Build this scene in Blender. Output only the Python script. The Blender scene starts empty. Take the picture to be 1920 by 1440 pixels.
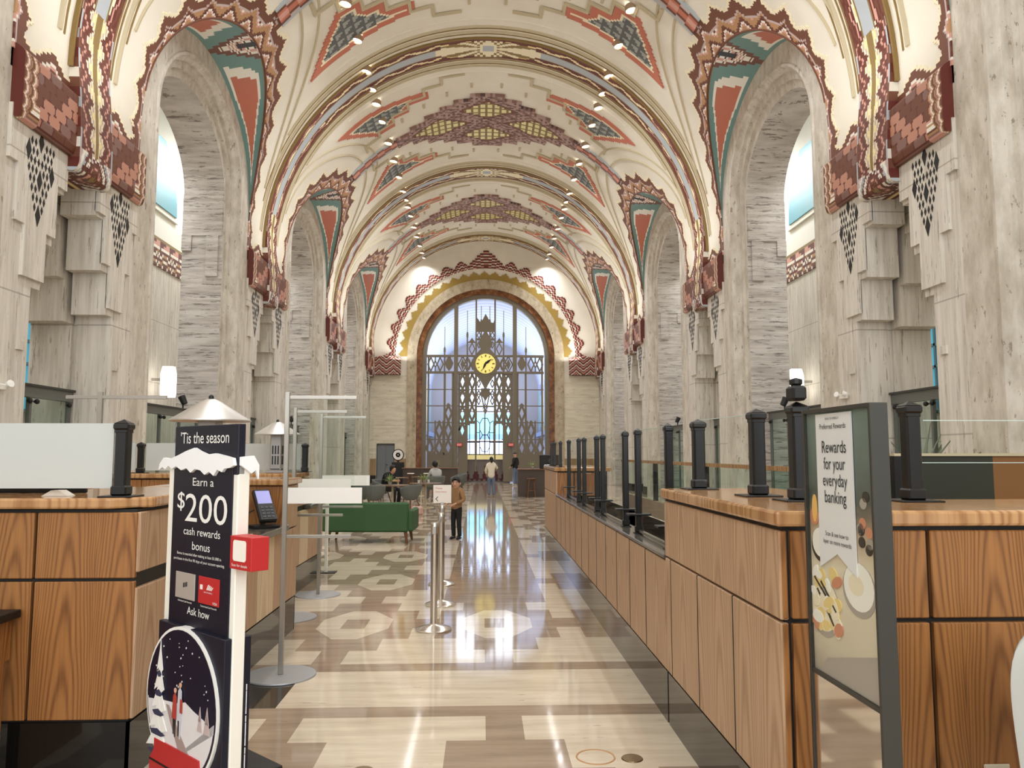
import bpy, bmesh, math, random
from math import sin, cos, pi, sqrt, atan2, asin, floor, radians, hypot
from mathutils import Vector, Matrix
random.seed(7)
SC = bpy.context.scene
COL = SC.collection

# ------------------------------------------------------------------ camera
cam = bpy.data.cameras.new('camera')
cam.sensor_width = 36.0
cam.lens = 36.0 * 1442.0 / 1920.0
cam.clip_end = 300
camo = bpy.data.objects.new('camera', cam)
COL.objects.link(camo)
YAW, PITCH = radians(2.1636), radians(5.1514)
camo.location = (0, 0, 1.65)
camo.rotation_euler = (pi / 2 + PITCH, 0, -YAW)
SC.camera = camo

# ------------------------------------------------------------------ world, exposure, lights
SC.view_settings.view_transform = 'Standard'
SC.view_settings.look = 'None'
SC.view_settings.gamma = 1.0
SC.view_settings.exposure = 0.1
SC.view_settings.use_curve_mapping = False
SC.cycles.use_denoising = True
SC.cycles.max_bounces = 8
SC.cycles.diffuse_bounces = 4
SC.cycles.glossy_bounces = 3
SC.cycles.transmission_bounces = 4
SC.cycles.transparent_max_bounces = 16
SC.cycles.caustics_reflective = False
SC.cycles.caustics_refractive = False
SC.cycles.sample_clamp_indirect = 4.0

w = bpy.data.worlds.new('daylight')
SC.world = w
w.use_nodes = True
nt = w.node_tree
nt.nodes.clear()
wo = nt.nodes.new('ShaderNodeOutputWorld')
bg = nt.nodes.new('ShaderNodeBackground')
bg.inputs[0].default_value = (0.86, 0.93, 1.0, 1)
bg.inputs[1].default_value = 1.0
nt.links.new(bg.outputs[0], wo.inputs[0])


def area(name, loc, rot, sx, sy, power, color=(1, 0.96, 0.9), spread=pi):
    l = bpy.data.lights.new(name, 'AREA')
    l.shape = 'RECTANGLE'
    l.size, l.size_y = sx, sy
    l.energy = power
    l.color = color
    l.spread = spread
    o = bpy.data.objects.new(name, l)
    COL.objects.link(o)
    o.location = loc
    o.rotation_euler = rot
    return o


HX = 0.125                     # hall centre line
PIERS = [1.65, 11.95, 22.25, 32.55, 42.85]
ARCHES = [6.8, 17.1, 27.4, 37.7]
YEND = 43.6
# added vault fill lights, the lamps of the aisles, and added fill behind the camera
for k, y in enumerate(PIERS):
    for s in (-1, 1):
        yy = min(y, 42.0)
        area('vault_fill_light', (HX + s * 4.9, yy, 6.9), (radians(180), radians(-s * 8), 0), 0.9, 2.6, 62, (0.98, 0.985, 1.0))
for y in ARCHES:
    for s in (-1, 1):
        area('gallery_light', (HX + s * 8.5, y, 12.1), (0, radians(-s * 4), 0), 1.0, 7.0, 330, (0.92, 0.96, 1.0))
area('rear_fill_light', (HX, -4.8, 6.5), (radians(90), 0, 0), 10.0, 8.0, 680, (0.96, 0.98, 1.0))
area('lobby_fill_up', (HX, 52.0, 3.6), (radians(180), 0, 0), 5.0, 13.0, 640, (0.88, 0.93, 1.0))  # unseen light added to brighten the lobby vault
area('lobby_fill_down', (HX, 51.0, 10.0), (0, 0, 0), 4.0, 12.0, 420, (0.93, 0.95, 1.0))  # unseen fill added for the lobby's lower side walls


def spot(name, loc, power, color=(0.965, 0.98, 1.0)):
    l = bpy.data.lights.new(name, 'SPOT')
    l.energy = power
    l.color = color
    l.spot_size = radians(150)
    l.spot_blend = 1.0
    l.shadow_soft_size = 0.11
    o = bpy.data.objects.new(name, l)
    COL.objects.link(o)
    o.location = loc
    return o


LAMP_Y = [p + d for p in (1.65, 11.95, 22.25, 32.55) for d in (-0.6, 0.5, 1.5, 2.8, 4.6, 6.3, 8.0)] + [42.0, 43.1]
for y in LAMP_Y:
    for s in (-1, 1):
        spot('vault_spot', (HX + s * 3.53, y, 12.5), 150 if y < 26 else 205)

# ------------------------------------------------------------------ materials
MATS = {}


def lin(c):
    return tuple(((v / 255.0) / 12.92 if v / 255.0 <= 0.04045 else ((v / 255.0 + 0.055) / 1.055) ** 2.4) for v in c) + (1.0,)


def mat(name, rgb, rough=0.6, metal=0.0, spec=0.5, emit=0.0, ergb=None):
    if name in MATS:
        return MATS[name]
    m = bpy.data.materials.new(name)
    m.use_nodes = True
    b = m.node_tree.nodes['Principled BSDF']
    b.inputs['Base Color'].default_value = lin(rgb)
    b.inputs['Roughness'].default_value = rough
    b.inputs['Metallic'].default_value = metal
    b.inputs['Specular IOR Level'].default_value = spec
    if emit:
        b.inputs['Emission Color'].default_value = lin(ergb or rgb)
        b.inputs['Emission Strength'].default_value = emit
    MATS[name] = m
    return m


class NT:
    """tiny helper to write node trees"""

    def __init__(self, name, rough=0.6, spec=0.5):
        self.m = bpy.data.materials.new(name)
        self.m.use_nodes = True
        self.t = self.m.node_tree
        self.b = self.t.nodes['Principled BSDF']
        self.b.inputs['Roughness'].default_value = rough
        self.b.inputs['Specular IOR Level'].default_value = spec
        self.geo = self.t.nodes.new('ShaderNodeNewGeometry')
        MATS[name] = self.m

    def n(self, kind, **kw):
        x = self.t.nodes.new(kind)
        for k, v in kw.items():
            setattr(x, k, v)
        return x

    def l(self, a, b):
        self.t.links.new(a, b)

    def math(self, op, a, b=None, c=None):
        x = self.n('ShaderNodeMath', operation=op)
        for i, v in enumerate((a, b, c)):
            if v is None:
                continue
            if isinstance(v, (int, float)):
                x.inputs[i].default_value = v
            else:
                self.l(v, x.inputs[i])
        return x.outputs[0]

    def pos(self, scale=(1, 1, 1), obj=False):
        mp = self.n('ShaderNodeMapping')
        mp.inputs['Scale'].default_value = scale
        if obj:
            tc = self.n('ShaderNodeTexCoord')
            self.l(tc.outputs['Object'], mp.inputs['Vector'])
        else:
            self.l(self.geo.outputs['Position'], mp.inputs['Vector'])
        return mp.outputs[0]

    def noise(self, vec, scale=1.0, detail=4.0, rough=0.55):
        x = self.n('ShaderNodeTexNoise')
        x.inputs['Scale'].default_value = scale
        x.inputs['Detail'].default_value = detail
        x.inputs['Roughness'].default_value = rough
        self.l(vec, x.inputs['Vector'])
        return x.outputs[0]

    def ramp(self, fac, stops):
        r = self.n('ShaderNodeValToRGB')
        e = r.color_ramp.elements
        while len(e) > 2:
            e.remove(e[-1])
        for i, (p, c) in enumerate(stops):
            if i < 2:
                e[i].position = p
                e[i].color = lin(c)
            else:
                q = e.new(p)
                q.color = lin(c)
        self.l(fac, r.inputs[0])
        return r.outputs[0]

    def mix(self, fac, a, b, mode='MIX'):
        x = self.n('ShaderNodeMix', data_type='RGBA', blend_type=mode)
        for i, v in ((0, fac), (6, a), (7, b)):
            if isinstance(v, (int, float)):
                x.inputs[i].default_value = v
            elif isinstance(v, tuple):
                x.inputs[i].default_value = lin(v)
            else:
                self.l(v, x.inputs[i])
        return x.outputs[2]

    def color(self, c):
        self.l(c, self.b.inputs['Base Color'])

    def bump(self, h, strength=0.3, dist=0.01):
        x = self.n('ShaderNodeBump')
        x.inputs['Strength'].default_value = strength
        x.inputs['Distance'].default_value = dist
        self.l(h, x.inputs['Height'])
        self.l(x.outputs[0], self.b.inputs['Normal'])


def travertine(name, light, dark, pit, sc, rough=0.5, joints=0.0, pits=0.62, bump=0.25):
    q = NT(name, rough, 0.4)
    v = q.noise(q.pos(sc), 1.0, 6, 0.6)
    big = q.noise(q.pos((0.25, 0.25, 0.25)), 1.0, 3)
    c = q.ramp(v, [(0.33, dark), (0.62, light)])
    c = q.mix(q.math('MULTIPLY', big, 0.35), c, dark)
    p = q.noise(q.pos(tuple(s * 2.2 for s in sc)), 1.0, 5, 0.7)
    pm = q.math('GREATER_THAN', p, pits)
    pm2 = q.math('MULTIPLY', pm, 0.75)
    c = q.mix(pm2, c, pit)
    if joints:
        sp = q.n('ShaderNodeSeparateXYZ')
        q.l(q.geo.outputs['Position'], sp.inputs[0])
        f = q.math('FRACT', q.math('MULTIPLY', sp.outputs[2], 1.0 / joints))
        j = q.math('LESS_THAN', f, 0.012)
        c = q.mix(q.math('MULTIPLY', j, 0.55), c, pit)
    q.color(c)
    q.bump(q.math('SUBTRACT', 1.0, pm), bump, 0.006)
    return q.m


def oak(name, light, dark, period=0.3, vscale=1.0, rough=0.42, amp=1.0):
    q = NT(name, rough, 0.45)
    sp = q.n('ShaderNodeSeparateXYZ')
    q.l(q.geo.outputs['Position'], sp.inputs[0])
    u = q.math('ADD', sp.outputs[0], sp.outputs[1])
    wob = q.noise(q.pos((2.0, 2.0, 0.7)), 1.0, 3)
    u2 = q.math('ADD', u, q.math('MULTIPLY', wob, 0.10))
    f = q.math('SUBTRACT', q.math('FRACT', q.math('MULTIPLY', u2, 1.0 / period)), 0.5)
    par = q.math('MULTIPLY', q.math('MULTIPLY', f, f), 13.0 * amp)
    vv = q.math('ADD', q.math('MULTIPLY', sp.outputs[2], 1.5 * vscale), q.math('MULTIPLY', q.noise(q.pos((1.2, 1.2, 0.5)), 1.0, 2), 1.6))
    ph = q.math('ADD', par, vv)
    s = q.math('SINE', q.math('MULTIPLY', ph, 13.0))
    s = q.math('POWER', q.math('MULTIPLY', q.math('ADD', s, 1.0), 0.5), 2.2)
    fine = q.noise(q.pos((55, 55, 1.6)), 1.0, 4, 0.6)
    fac = q.math('ADD', q.math('MULTIPLY', s, 0.40), q.math('MULTIPLY', fine, 0.72))
    c = q.ramp(fac, [(0.30, light), (0.92, dark)])
    big = q.noise(q.pos((0.9, 0.9, 0.6)), 1.0, 2)
    c = q.mix(q.math('MULTIPLY', big, 0.28), c, dark)
    q.color(c)
    return q.m


def glassy(name, tint=(225, 235, 230), refl=0.10, rough=0.02, alpha=0.0):
    if name in MATS:
        return MATS[name]
    m = bpy.data.materials.new(name)
    m.use_nodes = True
    t = m.node_tree
    t.nodes.clear()
    o = t.nodes.new('ShaderNodeOutputMaterial')
    tr = t.nodes.new('ShaderNodeBsdfTransparent')
    tr.inputs[0].default_value = lin(tint)
    gl = t.nodes.new('ShaderNodeBsdfGlossy')
    gl.inputs['Roughness'].default_value = rough
    fr = t.nodes.new('ShaderNodeLayerWeight')
    fr.inputs[0].default_value = refl
    mx = t.nodes.new('ShaderNodeMixShader')
    ge = t.nodes.new('ShaderNodeNewGeometry')
    mm = t.nodes.new('ShaderNodeMath')
    mm.operation = 'SUBTRACT'
    mm.use_clamp = True
    t.links.new(fr.outputs['Fresnel'], mm.inputs[0])
    t.links.new(ge.outputs['Backfacing'], mm.inputs[1])
    m3 = t.nodes.new('ShaderNodeMath')
    m3.operation = 'MULTIPLY'
    m3.inputs[1].default_value = 0.6
    t.links.new(mm.outputs[0], m3.inputs[0])
    t.links.new(m3.outputs[0], mx.inputs[0])
    t.links.new(tr.outputs[0], mx.inputs[1])
    t.links.new(gl.outputs[0], mx.inputs[2])
    last = mx
    if alpha > 0:
        df = t.nodes.new('ShaderNodeBsdfDiffuse')
        df.inputs[0].default_value = lin((206, 208, 203))
        m2 = t.nodes.new('ShaderNodeMixShader')
        m2.inputs[0].default_value = alpha
        t.links.new(mx.outputs[0], m2.inputs[1])
        t.links.new(df.outputs[0], m2.inputs[2])
        last = m2
    t.links.new(last.outputs[0], o.inputs[0])
    MATS[name] = m
    return m


# palette
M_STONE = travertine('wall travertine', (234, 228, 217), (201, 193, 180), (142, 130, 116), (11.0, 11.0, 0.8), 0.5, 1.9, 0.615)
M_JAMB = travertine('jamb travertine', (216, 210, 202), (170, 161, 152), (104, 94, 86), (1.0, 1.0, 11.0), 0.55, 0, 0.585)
M_RING = travertine('arch travertine', (224, 217, 204), (186, 176, 160), (134, 121, 104), (5.0, 5.0, 2.0), 0.5)
M_ENDST = travertine('end wall stone', (236, 228, 208), (210, 200, 178), (164, 150, 130), (1.2, 1.2, 7.0), 0.55, 1.6)
M_BEIGE = travertine('beige floor travertine', (225, 212, 190), (198, 183, 160), (150, 132, 112), (1.1, 9.0, 1), 0.075, 0, 0.66, 0.02)
M_BROWN = travertine('brown floor travertine', (172, 153, 132), (146, 127, 108), (120, 102, 86), (1.2, 9.0, 1), 0.06, 0, 0.66, 0.02)
M_PLINTH = travertine('polished plinth granite', (62, 60, 56), (46, 44, 40), (34, 32, 28), (3, 3, 3), 0.05, 0, 0.7, 0.0)
M_OAKW = oak('warm oak panel', (170, 116, 64), (108, 66, 32), 0.27)
M_OAKP = oak('pale oak board', (198, 165, 132), (158, 122, 92), 0.34, 0.7, 0.45, 0.7)
M_OAKL = oak('light ash board', (226, 204, 170), (196, 168, 130), 0.5, 0.5, 0.45, 0.5)
M_OAKT = oak('oak worktop', (200, 156, 108), (150, 102, 62), 0.5, 0.3, 0.12, 0.5)
M_CREAM = None
q = NT('cream vault plaster', 0.75, 0.3)
cc = q.ramp(q.noise(q.pos((0.5, 0.5, 0.5)), 1.0, 5), [(0.3, (226, 217, 199)), (0.7, (238, 231, 216))])
q.color(cc)
q.bump(q.noise(q.pos((9, 9, 9)), 1.0, 3), 0.05, 0.02)
M_CREAM = q.m
q = NT('brown marble', 0.2, 0.5)
q.color(q.ramp(q.noise(q.pos((2.5, 2.5, 2.5)), 1.0, 8, 0.7), [(0.3, (62, 34, 18)), (0.5, (124, 74, 36)), (0.72, (176, 128, 84))]))
M_MARBLE = q.m
M_LCREAM = mat('light cream trim', (240, 228, 196), 0.7)
M_BRN = mat('brown tile', (112, 66, 46), 0.55)
M_DRED = mat('dark red tile', (98, 38, 28), 0.5)
M_RED = mat('salmon paint', (196, 116, 92), 0.65)
M_PINK = mat('pink tile', (212, 158, 142), 0.6)
M_GPINK = mat('grey pink tile', (196, 176, 172), 0.6)
M_TAN = mat('tan tile', (182, 138, 96), 0.6)
M_WHITE = mat('white tile', (238, 232, 218), 0.5)
M_TEAL = mat('teal paint', (112, 146, 140), 0.65)
M_OLIVE = mat('olive gold trim', (138, 112, 62), 0.5)
M_GBLUE = mat('grey blue panel', (178, 184, 188), 0.6)
M_YEL = mat('pale yellow tile', (236, 214, 150), 0.55)
M_GOLD = mat('gold leaf', (164, 136, 66), 0.45, 0.3)
M_GLGOLD = mat('gold glass', (236, 226, 160), 0.2, 0.0)
M_MAUVE = mat('mauve brick', (136, 102, 92), 0.6)
M_MAUVE2 = mat('pale mauve brick', (178, 148, 138), 0.6)
M_MAUVE3 = mat('dark mauve brick', (92, 64, 60), 0.6)
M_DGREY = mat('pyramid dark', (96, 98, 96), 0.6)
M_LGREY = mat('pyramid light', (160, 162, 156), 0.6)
M_SHADE = mat('shaded cream moulding', (196, 182, 150), 0.7)  # cream darkened so raised strips read as shadow lines; plain colour on stems and rail
M_BLACK = mat('matt black', (14, 13, 12), 0.5)
M_BRONZE = mat('dark bronze', (122, 112, 95), 0.45, 0.25)
M_POST = mat('black post paint', (14, 12, 11), 0.36)
M_STEEL = mat('brushed steel', (190, 186, 180), 0.28, 0.9)
M_BEAM = mat('grey steel beam', (120, 122, 118), 0.45, 0.5)
M_SALM = mat('salmon tile', (194, 138, 116), 0.5)
M_GALL = mat('white gallery plaster', (236, 232, 222), 0.7)
G_CLEAR = glassy('clear glass', (253, 254, 253), 0.12)
G_TEALG = glassy('green tint glass', (236, 244, 241), 0.16)
G_ACRYL = glassy('acrylic sheet', (250, 252, 251), 0.10)


# ------------------------------------------------------------------ mesh builder
class MB:
    def __init__(self):
        self.v, self.f, self.m = [], [], []

    def add(self, vs, fs, mi=0):
        o = len(self.v)
        self.v.extend(tuple(p) for p in vs)
        for f in fs:
            self.f.append(tuple(i + o for i in f))
            self.m.append(mi)
        return self

    def quad(self, a, b, c, d, mi=0):
        return self.add((a, b, c, d), ((0, 1, 2, 3),), mi)

    def box(self, x0, x1, y0, y1, z0, z1, mi=0, M=None):
        vs = [(x, y, z) for z in (z0, z1) for y in (y0, y1) for x in (x0, x1)]
        if M is not None:
            vs = [tuple(M @ Vector(p)) for p in vs]
        return self.add(vs, ((0, 2, 3, 1), (4, 5, 7, 6), (0, 1, 5, 4), (2, 6, 7, 3), (0, 4, 6, 2), (1, 3, 7, 5)), mi)

    def cbox(self, cx, cy, cz, sx, sy, sz, mi=0, M=None):
        return self.box(cx - sx / 2, cx + sx / 2, cy - sy / 2, cy + sy / 2, cz - sz / 2, cz + sz / 2, mi, M)

    def bbox(self, x0, x1, y0, y1, z0, z1, b=0.01, mi=0, M=None):
        """box with chamfered edges"""
        vs, fs = [], []
        for (i, s) in ((0, -1), (0, 1), (1, -1), (1, 1), (2, -1), (2, 1)):
            lo, hi = [x0, y0, z0], [x1, y1, z1]
            a1, a2 = [k for k in range(3) if k != i]
            for (p, r) in ((0, 0), (1, 0), (1, 1), (0, 1)):
                c = [0, 0, 0]
                c[i] = hi[i] if s > 0 else lo[i]
                c[a1] = hi[a1] - b if p else lo[a1] + b
                c[a2] = hi[a2] - b if r else lo[a2] + b
                vs.append(Vector(c))
        bm = bmesh.new()
        for p in vs:
            bm.verts.new(M @ p if M is not None else p)
        r = bmesh.ops.convex_hull(bm, input=bm.verts)
        bm.verts.ensure_lookup_table()
        bm.verts.index_update()
        self.add([tuple(x.co) for x in bm.verts], [[x.index for x in f.verts] for f in bm.faces], mi)
        bm.free()
        return self

    def prism(self, pts, h0, h1, axis='z', mi=0, M=None):
        """polygon pts (2D) extruded between h0 and h1 along axis"""
        n = len(pts)

        def P(p, h):
            q = {'z': (p[0], p[1], h), 'y': (p[0], h, p[1]), 'x': (h, p[0], p[1])}[axis]
            return tuple(M @ Vector(q)) if M is not None else q
        vs = [P(p, h0) for p in pts] + [P(p, h1) for p in pts]
        fs = [tuple(range(n - 1, -1, -1)), tuple(range(n, 2 * n))]
        fs += [(i, (i + 1) % n, n + (i + 1) % n, n + i) for i in range(n)]
        return self.add(vs, fs, mi)

    def lathe(self, prof, n=24, c=(0, 0, 0), mi=0, M=None, arc=2 * pi):
        vs, fs = [], []
        full = abs(arc - 2 * pi) < 1e-6
        k = n if full else n + 1
        for r, z in prof:
            for i in range(k):
                a = arc * i / n
                p = Vector((c[0] + r * cos(a), c[1] + r * sin(a), c[2] + z))
                vs.append(tuple(M @ p) if M is not None else tuple(p))
        for j in range(len(prof) - 1):
            for i in range(n):
                i2 = (i + 1) % k
                fs.append((j * k + i, j * k + i2, (j + 1) * k + i2, (j + 1) * k + i))
        return self.add(vs, fs, mi)

    def tube(self, pts, r, n=8, mi=0, cap=True, M=None):
        pts = [Vector(p) for p in pts]
        rs = r if isinstance(r, (list, tuple)) else [r] * len(pts)
        vs, fs = [], []
        up = Vector((0, 0, 1))
        for i, p in enumerate(pts):
            d = (pts[min(i + 1, len(pts) - 1)] - pts[max(i - 1, 0)])
            d.normalize()
            a = d.cross(up)
            if a.length < 1e-3:
                a = d.cross(Vector((1, 0, 0)))
            a.normalize()
            b = d.cross(a)
            for k in range(n):
                t = 2 * pi * k / n
                q = p + (a * cos(t) + b * sin(t)) * rs[i]
                vs.append(tuple(M @ q) if M is not None else tuple(q))
        for i in range(len(pts) - 1):
            for k in range(n):
                fs.append((i * n + k, i * n + (k + 1) % n, (i + 1) * n + (k + 1) % n, (i + 1) * n + k))
        if cap:
            fs.append(tuple(range(n - 1, -1, -1)))
            fs.append(tuple((len(pts) - 1) * n + k for k in range(n)))
        return self.add(vs, fs, mi)

    def loft(self, loops, closed=False, mi=0):
        n = len(loops[0])
        vs = [p for l in loops for p in l]
        fs = []
        for j in range(len(loops) - 1):
            for i in range(n if closed else n - 1):
                i2 = (i + 1) % n
                fs.append((j * n + i, j * n + i2, (j + 1) * n + i2, (j + 1) * n + i))
        return self.add(vs, fs, mi)

    def build(self, name, mats, parent=None, smooth=None, loc=None, rot=None):
        me = bpy.data.meshes.new(name)
        me.from_pydata(self.v, [], self.f)
        if not isinstance(mats, (list, tuple)):
            mats = [mats]
        for x in mats:
            me.materials.append(x)
        me.polygons.foreach_set('material_index', self.m)
        bm = bmesh.new()
        bm.from_mesh(me)
        if len(bm.verts) < 60000:
            bmesh.ops.recalc_face_normals(bm, faces=bm.faces)
        bm.to_mesh(me)
        bm.free()
        if smooth is not None:
            me.polygons.foreach_set('use_smooth', [True] * len(me.polygons))
            try:
                me.set_sharp_from_angle(angle=radians(smooth))
            except Exception:
                pass
        me.update()
        o = bpy.data.objects.new(name, me)
        COL.objects.link(o)
        if parent is not None:
            o.parent = parent
        if loc is not None:
            o.location = loc
        if rot is not None:
            o.rotation_euler = rot
        return o


def empty(name, loc=(0, 0, 0), rz=0.0, parent=None):
    o = bpy.data.objects.new(name, None)
    o.empty_display_size = 0.1
    COL.objects.link(o)
    o.location = loc
    o.rotation_euler = (0, 0, rz)
    if parent is not None:
        o.parent = parent
    return o


def tag(o, label, cat, group=None):
    o['label'] = label
    o['category'] = cat
    if group:
        o['group'] = group
    return o


def structure(o, label=None, cat=None):
    o['kind'] = 'structure'
    if label:
        o['label'] = label
    if cat:
        o['category'] = cat
    return o


def copy_tree(o, parent=None):
    c = o.copy()
    COL.objects.link(c)
    if parent is not None:
        c.parent = parent
    for ch in list(o.children):
        copy_tree(ch, c)
    return c


def paint(nu, nv, fmap, color, back=None):
    """stepped tile pattern: cells (i,j) coloured by color(i,j) -> material index or None; back(i,j) gives the wall point behind, for side faces"""
    b = MB()
    idx = {}

    def vid(i, j, bk=False):
        k = (i, j, bk)
        if k not in idx:
            idx[k] = len(b.v)
            b.v.append(tuple((back if bk else fmap)(i, j)))
        return idx[k]
    cc = {}
    for i in range(nu):
        for j in range(nv):
            m = color(i, j)
            if m is not None:
                cc[(i, j)] = m
    for (i, j), m in cc.items():
        b.f.append((vid(i, j), vid(i + 1, j), vid(i + 1, j + 1), vid(i, j + 1)))
        b.m.append(m)
        if back:
            for (di, dj, p, q) in ((-1, 0, (i, j), (i, j + 1)), (1, 0, (i + 1, j), (i + 1, j + 1)), (0, -1, (i, j), (i + 1, j)), (0, 1, (i, j + 1), (i + 1, j + 1))):
                if (i + di, j + dj) not in cc:
                    b.f.append((vid(*p), vid(*q), vid(q[0], q[1], True), vid(p[0], p[1], True)))
                    b.m.append(m)
    return b


def depth_map(nu, nv, mask, edges=True):
    """4-neighbour distance (in cells) to the outside of mask"""
    INF = 9999
    d = {}
    fr = []
    for i in range(nu):
        for j in range(nv):
            if mask(i, j):
                d[(i, j)] = INF
    for (i, j) in d:
        for (a, c) in ((1, 0), (-1, 0), (0, 1), (0, -1)):
            k = (i + a, j + c)
            if k not in d and (edges or (0 <= k[0] < nu and 0 <= k[1] < nv)):
                d[(i, j)] = 0
                fr.append((i, j))
                break
    n = 0
    while fr:
        nx = []
        for (i, j) in fr:
            for (a, c) in ((1, 0), (-1, 0), (0, 1), (0, -1)):
                k = (i + a, j + c)
                if k in d and d[k] == INF:
                    d[k] = n + 1
                    nx.append(k)
        fr = nx
        n += 1
    return d


def tri(t):
    t = t - floor(t)
    return 2 * t if t < 0.5 else 2 - 2 * t
# ================================================================== SHELL
A, BV, Z0 = 6.42, 6.4, 7.5
AG, BG, ZC = 3.25, 2.72, 8.3          # groin opening (half width, rise, springing height)
_tab = [(0.0, 0.0)]
for _i in range(1, 401):
    _p0, _p1 = (_i - 1) / 400 * pi / 2, _i / 400 * pi / 2
    _tab.append((_tab[-1][0] + hypot(A * (cos(_p1) - cos(_p0)), BV * (sin(_p1) - sin(_p0))), _p1))
SMAX = _tab[-1][0]


def s2phi(s):
    lo, hi = 0, 400
    if s >= SMAX:
        return pi / 2
    while hi - lo > 1:
        m = (lo + hi) // 2
        if _tab[m][0] <= s:
            lo = m
        else:
            hi = m
    a, b = _tab[lo], _tab[hi]
    return a[1] + (b[1] - a[1]) * (s - a[0]) / (b[0] - a[0])


def V(s, y, off=0.0, side=1):
    """point on the vault at arc length s above the springing (negative: straight wall below)"""
    if s < 0:
        return (HX + side * (A - off), y, Z0 + s)
    if s > SMAX:
        s, side = 2 * SMAX - s, -side
    p = s2phi(s)
    return (HX + side * (A - off) * cos(p), y, Z0 + (BV - off) * sin(p))


def vx(z, off=0.0):
    if z <= Z0:
        return A - off
    t = min(1.0, (z - Z0) / BV)
    return (A - off) * sqrt(max(0.0, 1 - t * t))


# ------------------------------------------------------------------ floor with inlaid stone pattern
GX, GY = 0.2275, 0.41


def floor_kind(kx, j):
    """kx counts cells leftwards from the right plinth, j counts cells beyond the cross band; True = beige"""
    x = 1.16 - GX * (kx + 0.5)
    if j >= 6 and -0.43 < x < 0.72:
        return 0
    ci = (kx - 7) % 6
    cj = j % 6
    dx = min(ci, 6 - ci)
    dy = min(cj, 6 - cj)
    if dx + dy <= 2:
        return 1
    ox, oy = (kx - 7 + 3) % 6, (j + 3) % 6      # octagon cell coordinates, centre at 0
    ox = ox - 6 if ox > 3 else ox
    oy = oy - 6 if oy > 3 else oy
    if ox == 0 and oy == 0:
        return 0
    if abs(ox) <= 1 and abs(oy) <= 1:
        return 2 if (ox != 0 and oy != 0) else 1
    return 0


fb = MB()
K0, K1 = -24, 33
y0 = 6.26
for kx in range(K0, K1):
    xr = 1.16 - GX * kx
    xl = xr - GX
    xm = (xl + xr) / 2
    for j in range(-26, 92):
        if j >= 0:
            ya, yb = y0 + GY * j, y0 + GY * (j + 1)
            k = floor_kind(kx, j)
            # beige border strips beside the runway
            if j >= 6 and (0.72 < xm < 1.17 or -0.87 < xm < -0.43):
                ph = (j - 6) % 6
                k = 0 if ph == 3 else 1
                if (xm > 0.95 or xm < -0.66) and ph in (2, 3, 4):
                    k = 0
        else:
            jj = -j
            if jj == 1:
                fb.quad((xl, 6.05, 0), (xr, 6.05, 0), (xr, 6.26, 0), (xl, 6.26, 0), 1)
                continue
            if jj == 2:
                mi = 2 if xm < -1.33 else 0
                fb.quad((xl, 5.22, 0), (xr, 5.22, 0), (xr, 6.05, 0), (xl, 6.05, 0), mi)
                continue
            if jj == 3:
                fb.quad((xl, 5.02, 0), (xr, 5.02, 0), (xr, 5.22, 0), (xl, 5.22, 0), 1)
                continue
            yb = 5.02 - GY * (jj - 4)
            ya = yb - GY
            k = floor_kind(kx, jj - 4) if jj < 10 else floor_kind(kx, (jj - 4) % 6)
        if k == 2:
            ox = (kx - 7 + 3) % 6
            oy = (((j if j >= 0 else -j - 4)) + 3) % 6
            ox = ox - 6 if ox > 3 else ox
            oy = oy - 6 if oy > 3 else oy
            if j < 0:
                oy = -oy
            # beige corner towards the centre; kx grows leftwards
            inx, outx = (xr, xl) if ox > 0 else (xl, xr)
            iny, outy = (ya, yb) if oy > 0 else (yb, ya)
            fb.add(((inx, iny, 0), (outx, iny, 0), (inx, outy, 0)), ((0, 1, 2),), 0)
            fb.add(((outx, outy, 0), (outx, iny, 0), (inx, outy, 0)), ((0, 1, 2),), 1)
        else:
            fb.quad((xl, ya, 0), (xr, ya, 0), (xr, yb, 0), (xl, yb, 0), 0 if k == 1 else 1)
FLOOR = structure(fb.build('floor', [M_BEIGE, M_BROWN, M_PLINTH]), 'polished travertine floor inlaid with stepped crosses and octagons', 'floor')
fb = MB()
for s in (-1, 1):
    fb.quad((HX + s * 6.3, -6, -0.004), (HX + s * 12.5, -6, -0.004), (HX + s * 12.5, 44, -0.004), (HX + s * 6.3, 44, -0.004))
fb.quad((-8, 43.9, -0.004), (8, 43.9, -0.004), (8, 62, -0.004), (-8, 62, -0.004))
fb.build('aisle_floor', [M_BROWN], FLOOR)
# brass floor boxes and a ring lid
fb = MB()
for (x, y, r) in ((0.815, 4.31, 0.055), (-0.62, 4.2, 0.055)):
    fb.lathe([(0.0, 0.006), (r, 0.006), (r + 0.004, 0.0)], 24, (x, y, 0))
fb.build('floor_disc', [mat('worn brass', (132, 112, 82), 0.35, 0.7)], FLOOR)
MB().lathe([(0.098, 0.0), (0.1, 0.004), (0.106, 0.004), (0.108, 0.0)], 32, (0.62, 4.34, 0)).build('floor_ring', [M_TAN], FLOOR)

# ------------------------------------------------------------------ vault
CEIL = structure(empty('ceiling'), 'cream barrel vault with painted ribs over the hall', 'ceiling')
vb = MB()
NPH = 26


def vault_strip(ys, zstart, nph=NPH):
    for side in (1, -1):
        loops = []
        for y, zs in zip(ys, zstart):
            p0 = asin(max(0.0, min(1.0, (zs - Z0) / BV)))
            pts = []
            for k in range(nph + 1):
                p = p0 + (pi / 2 - p0) * k / nph
                pts.append((HX + side * A * cos(p), y, Z0 + BV * sin(p)))
            loops.append(pts)
        vb.loft(loops)


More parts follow.
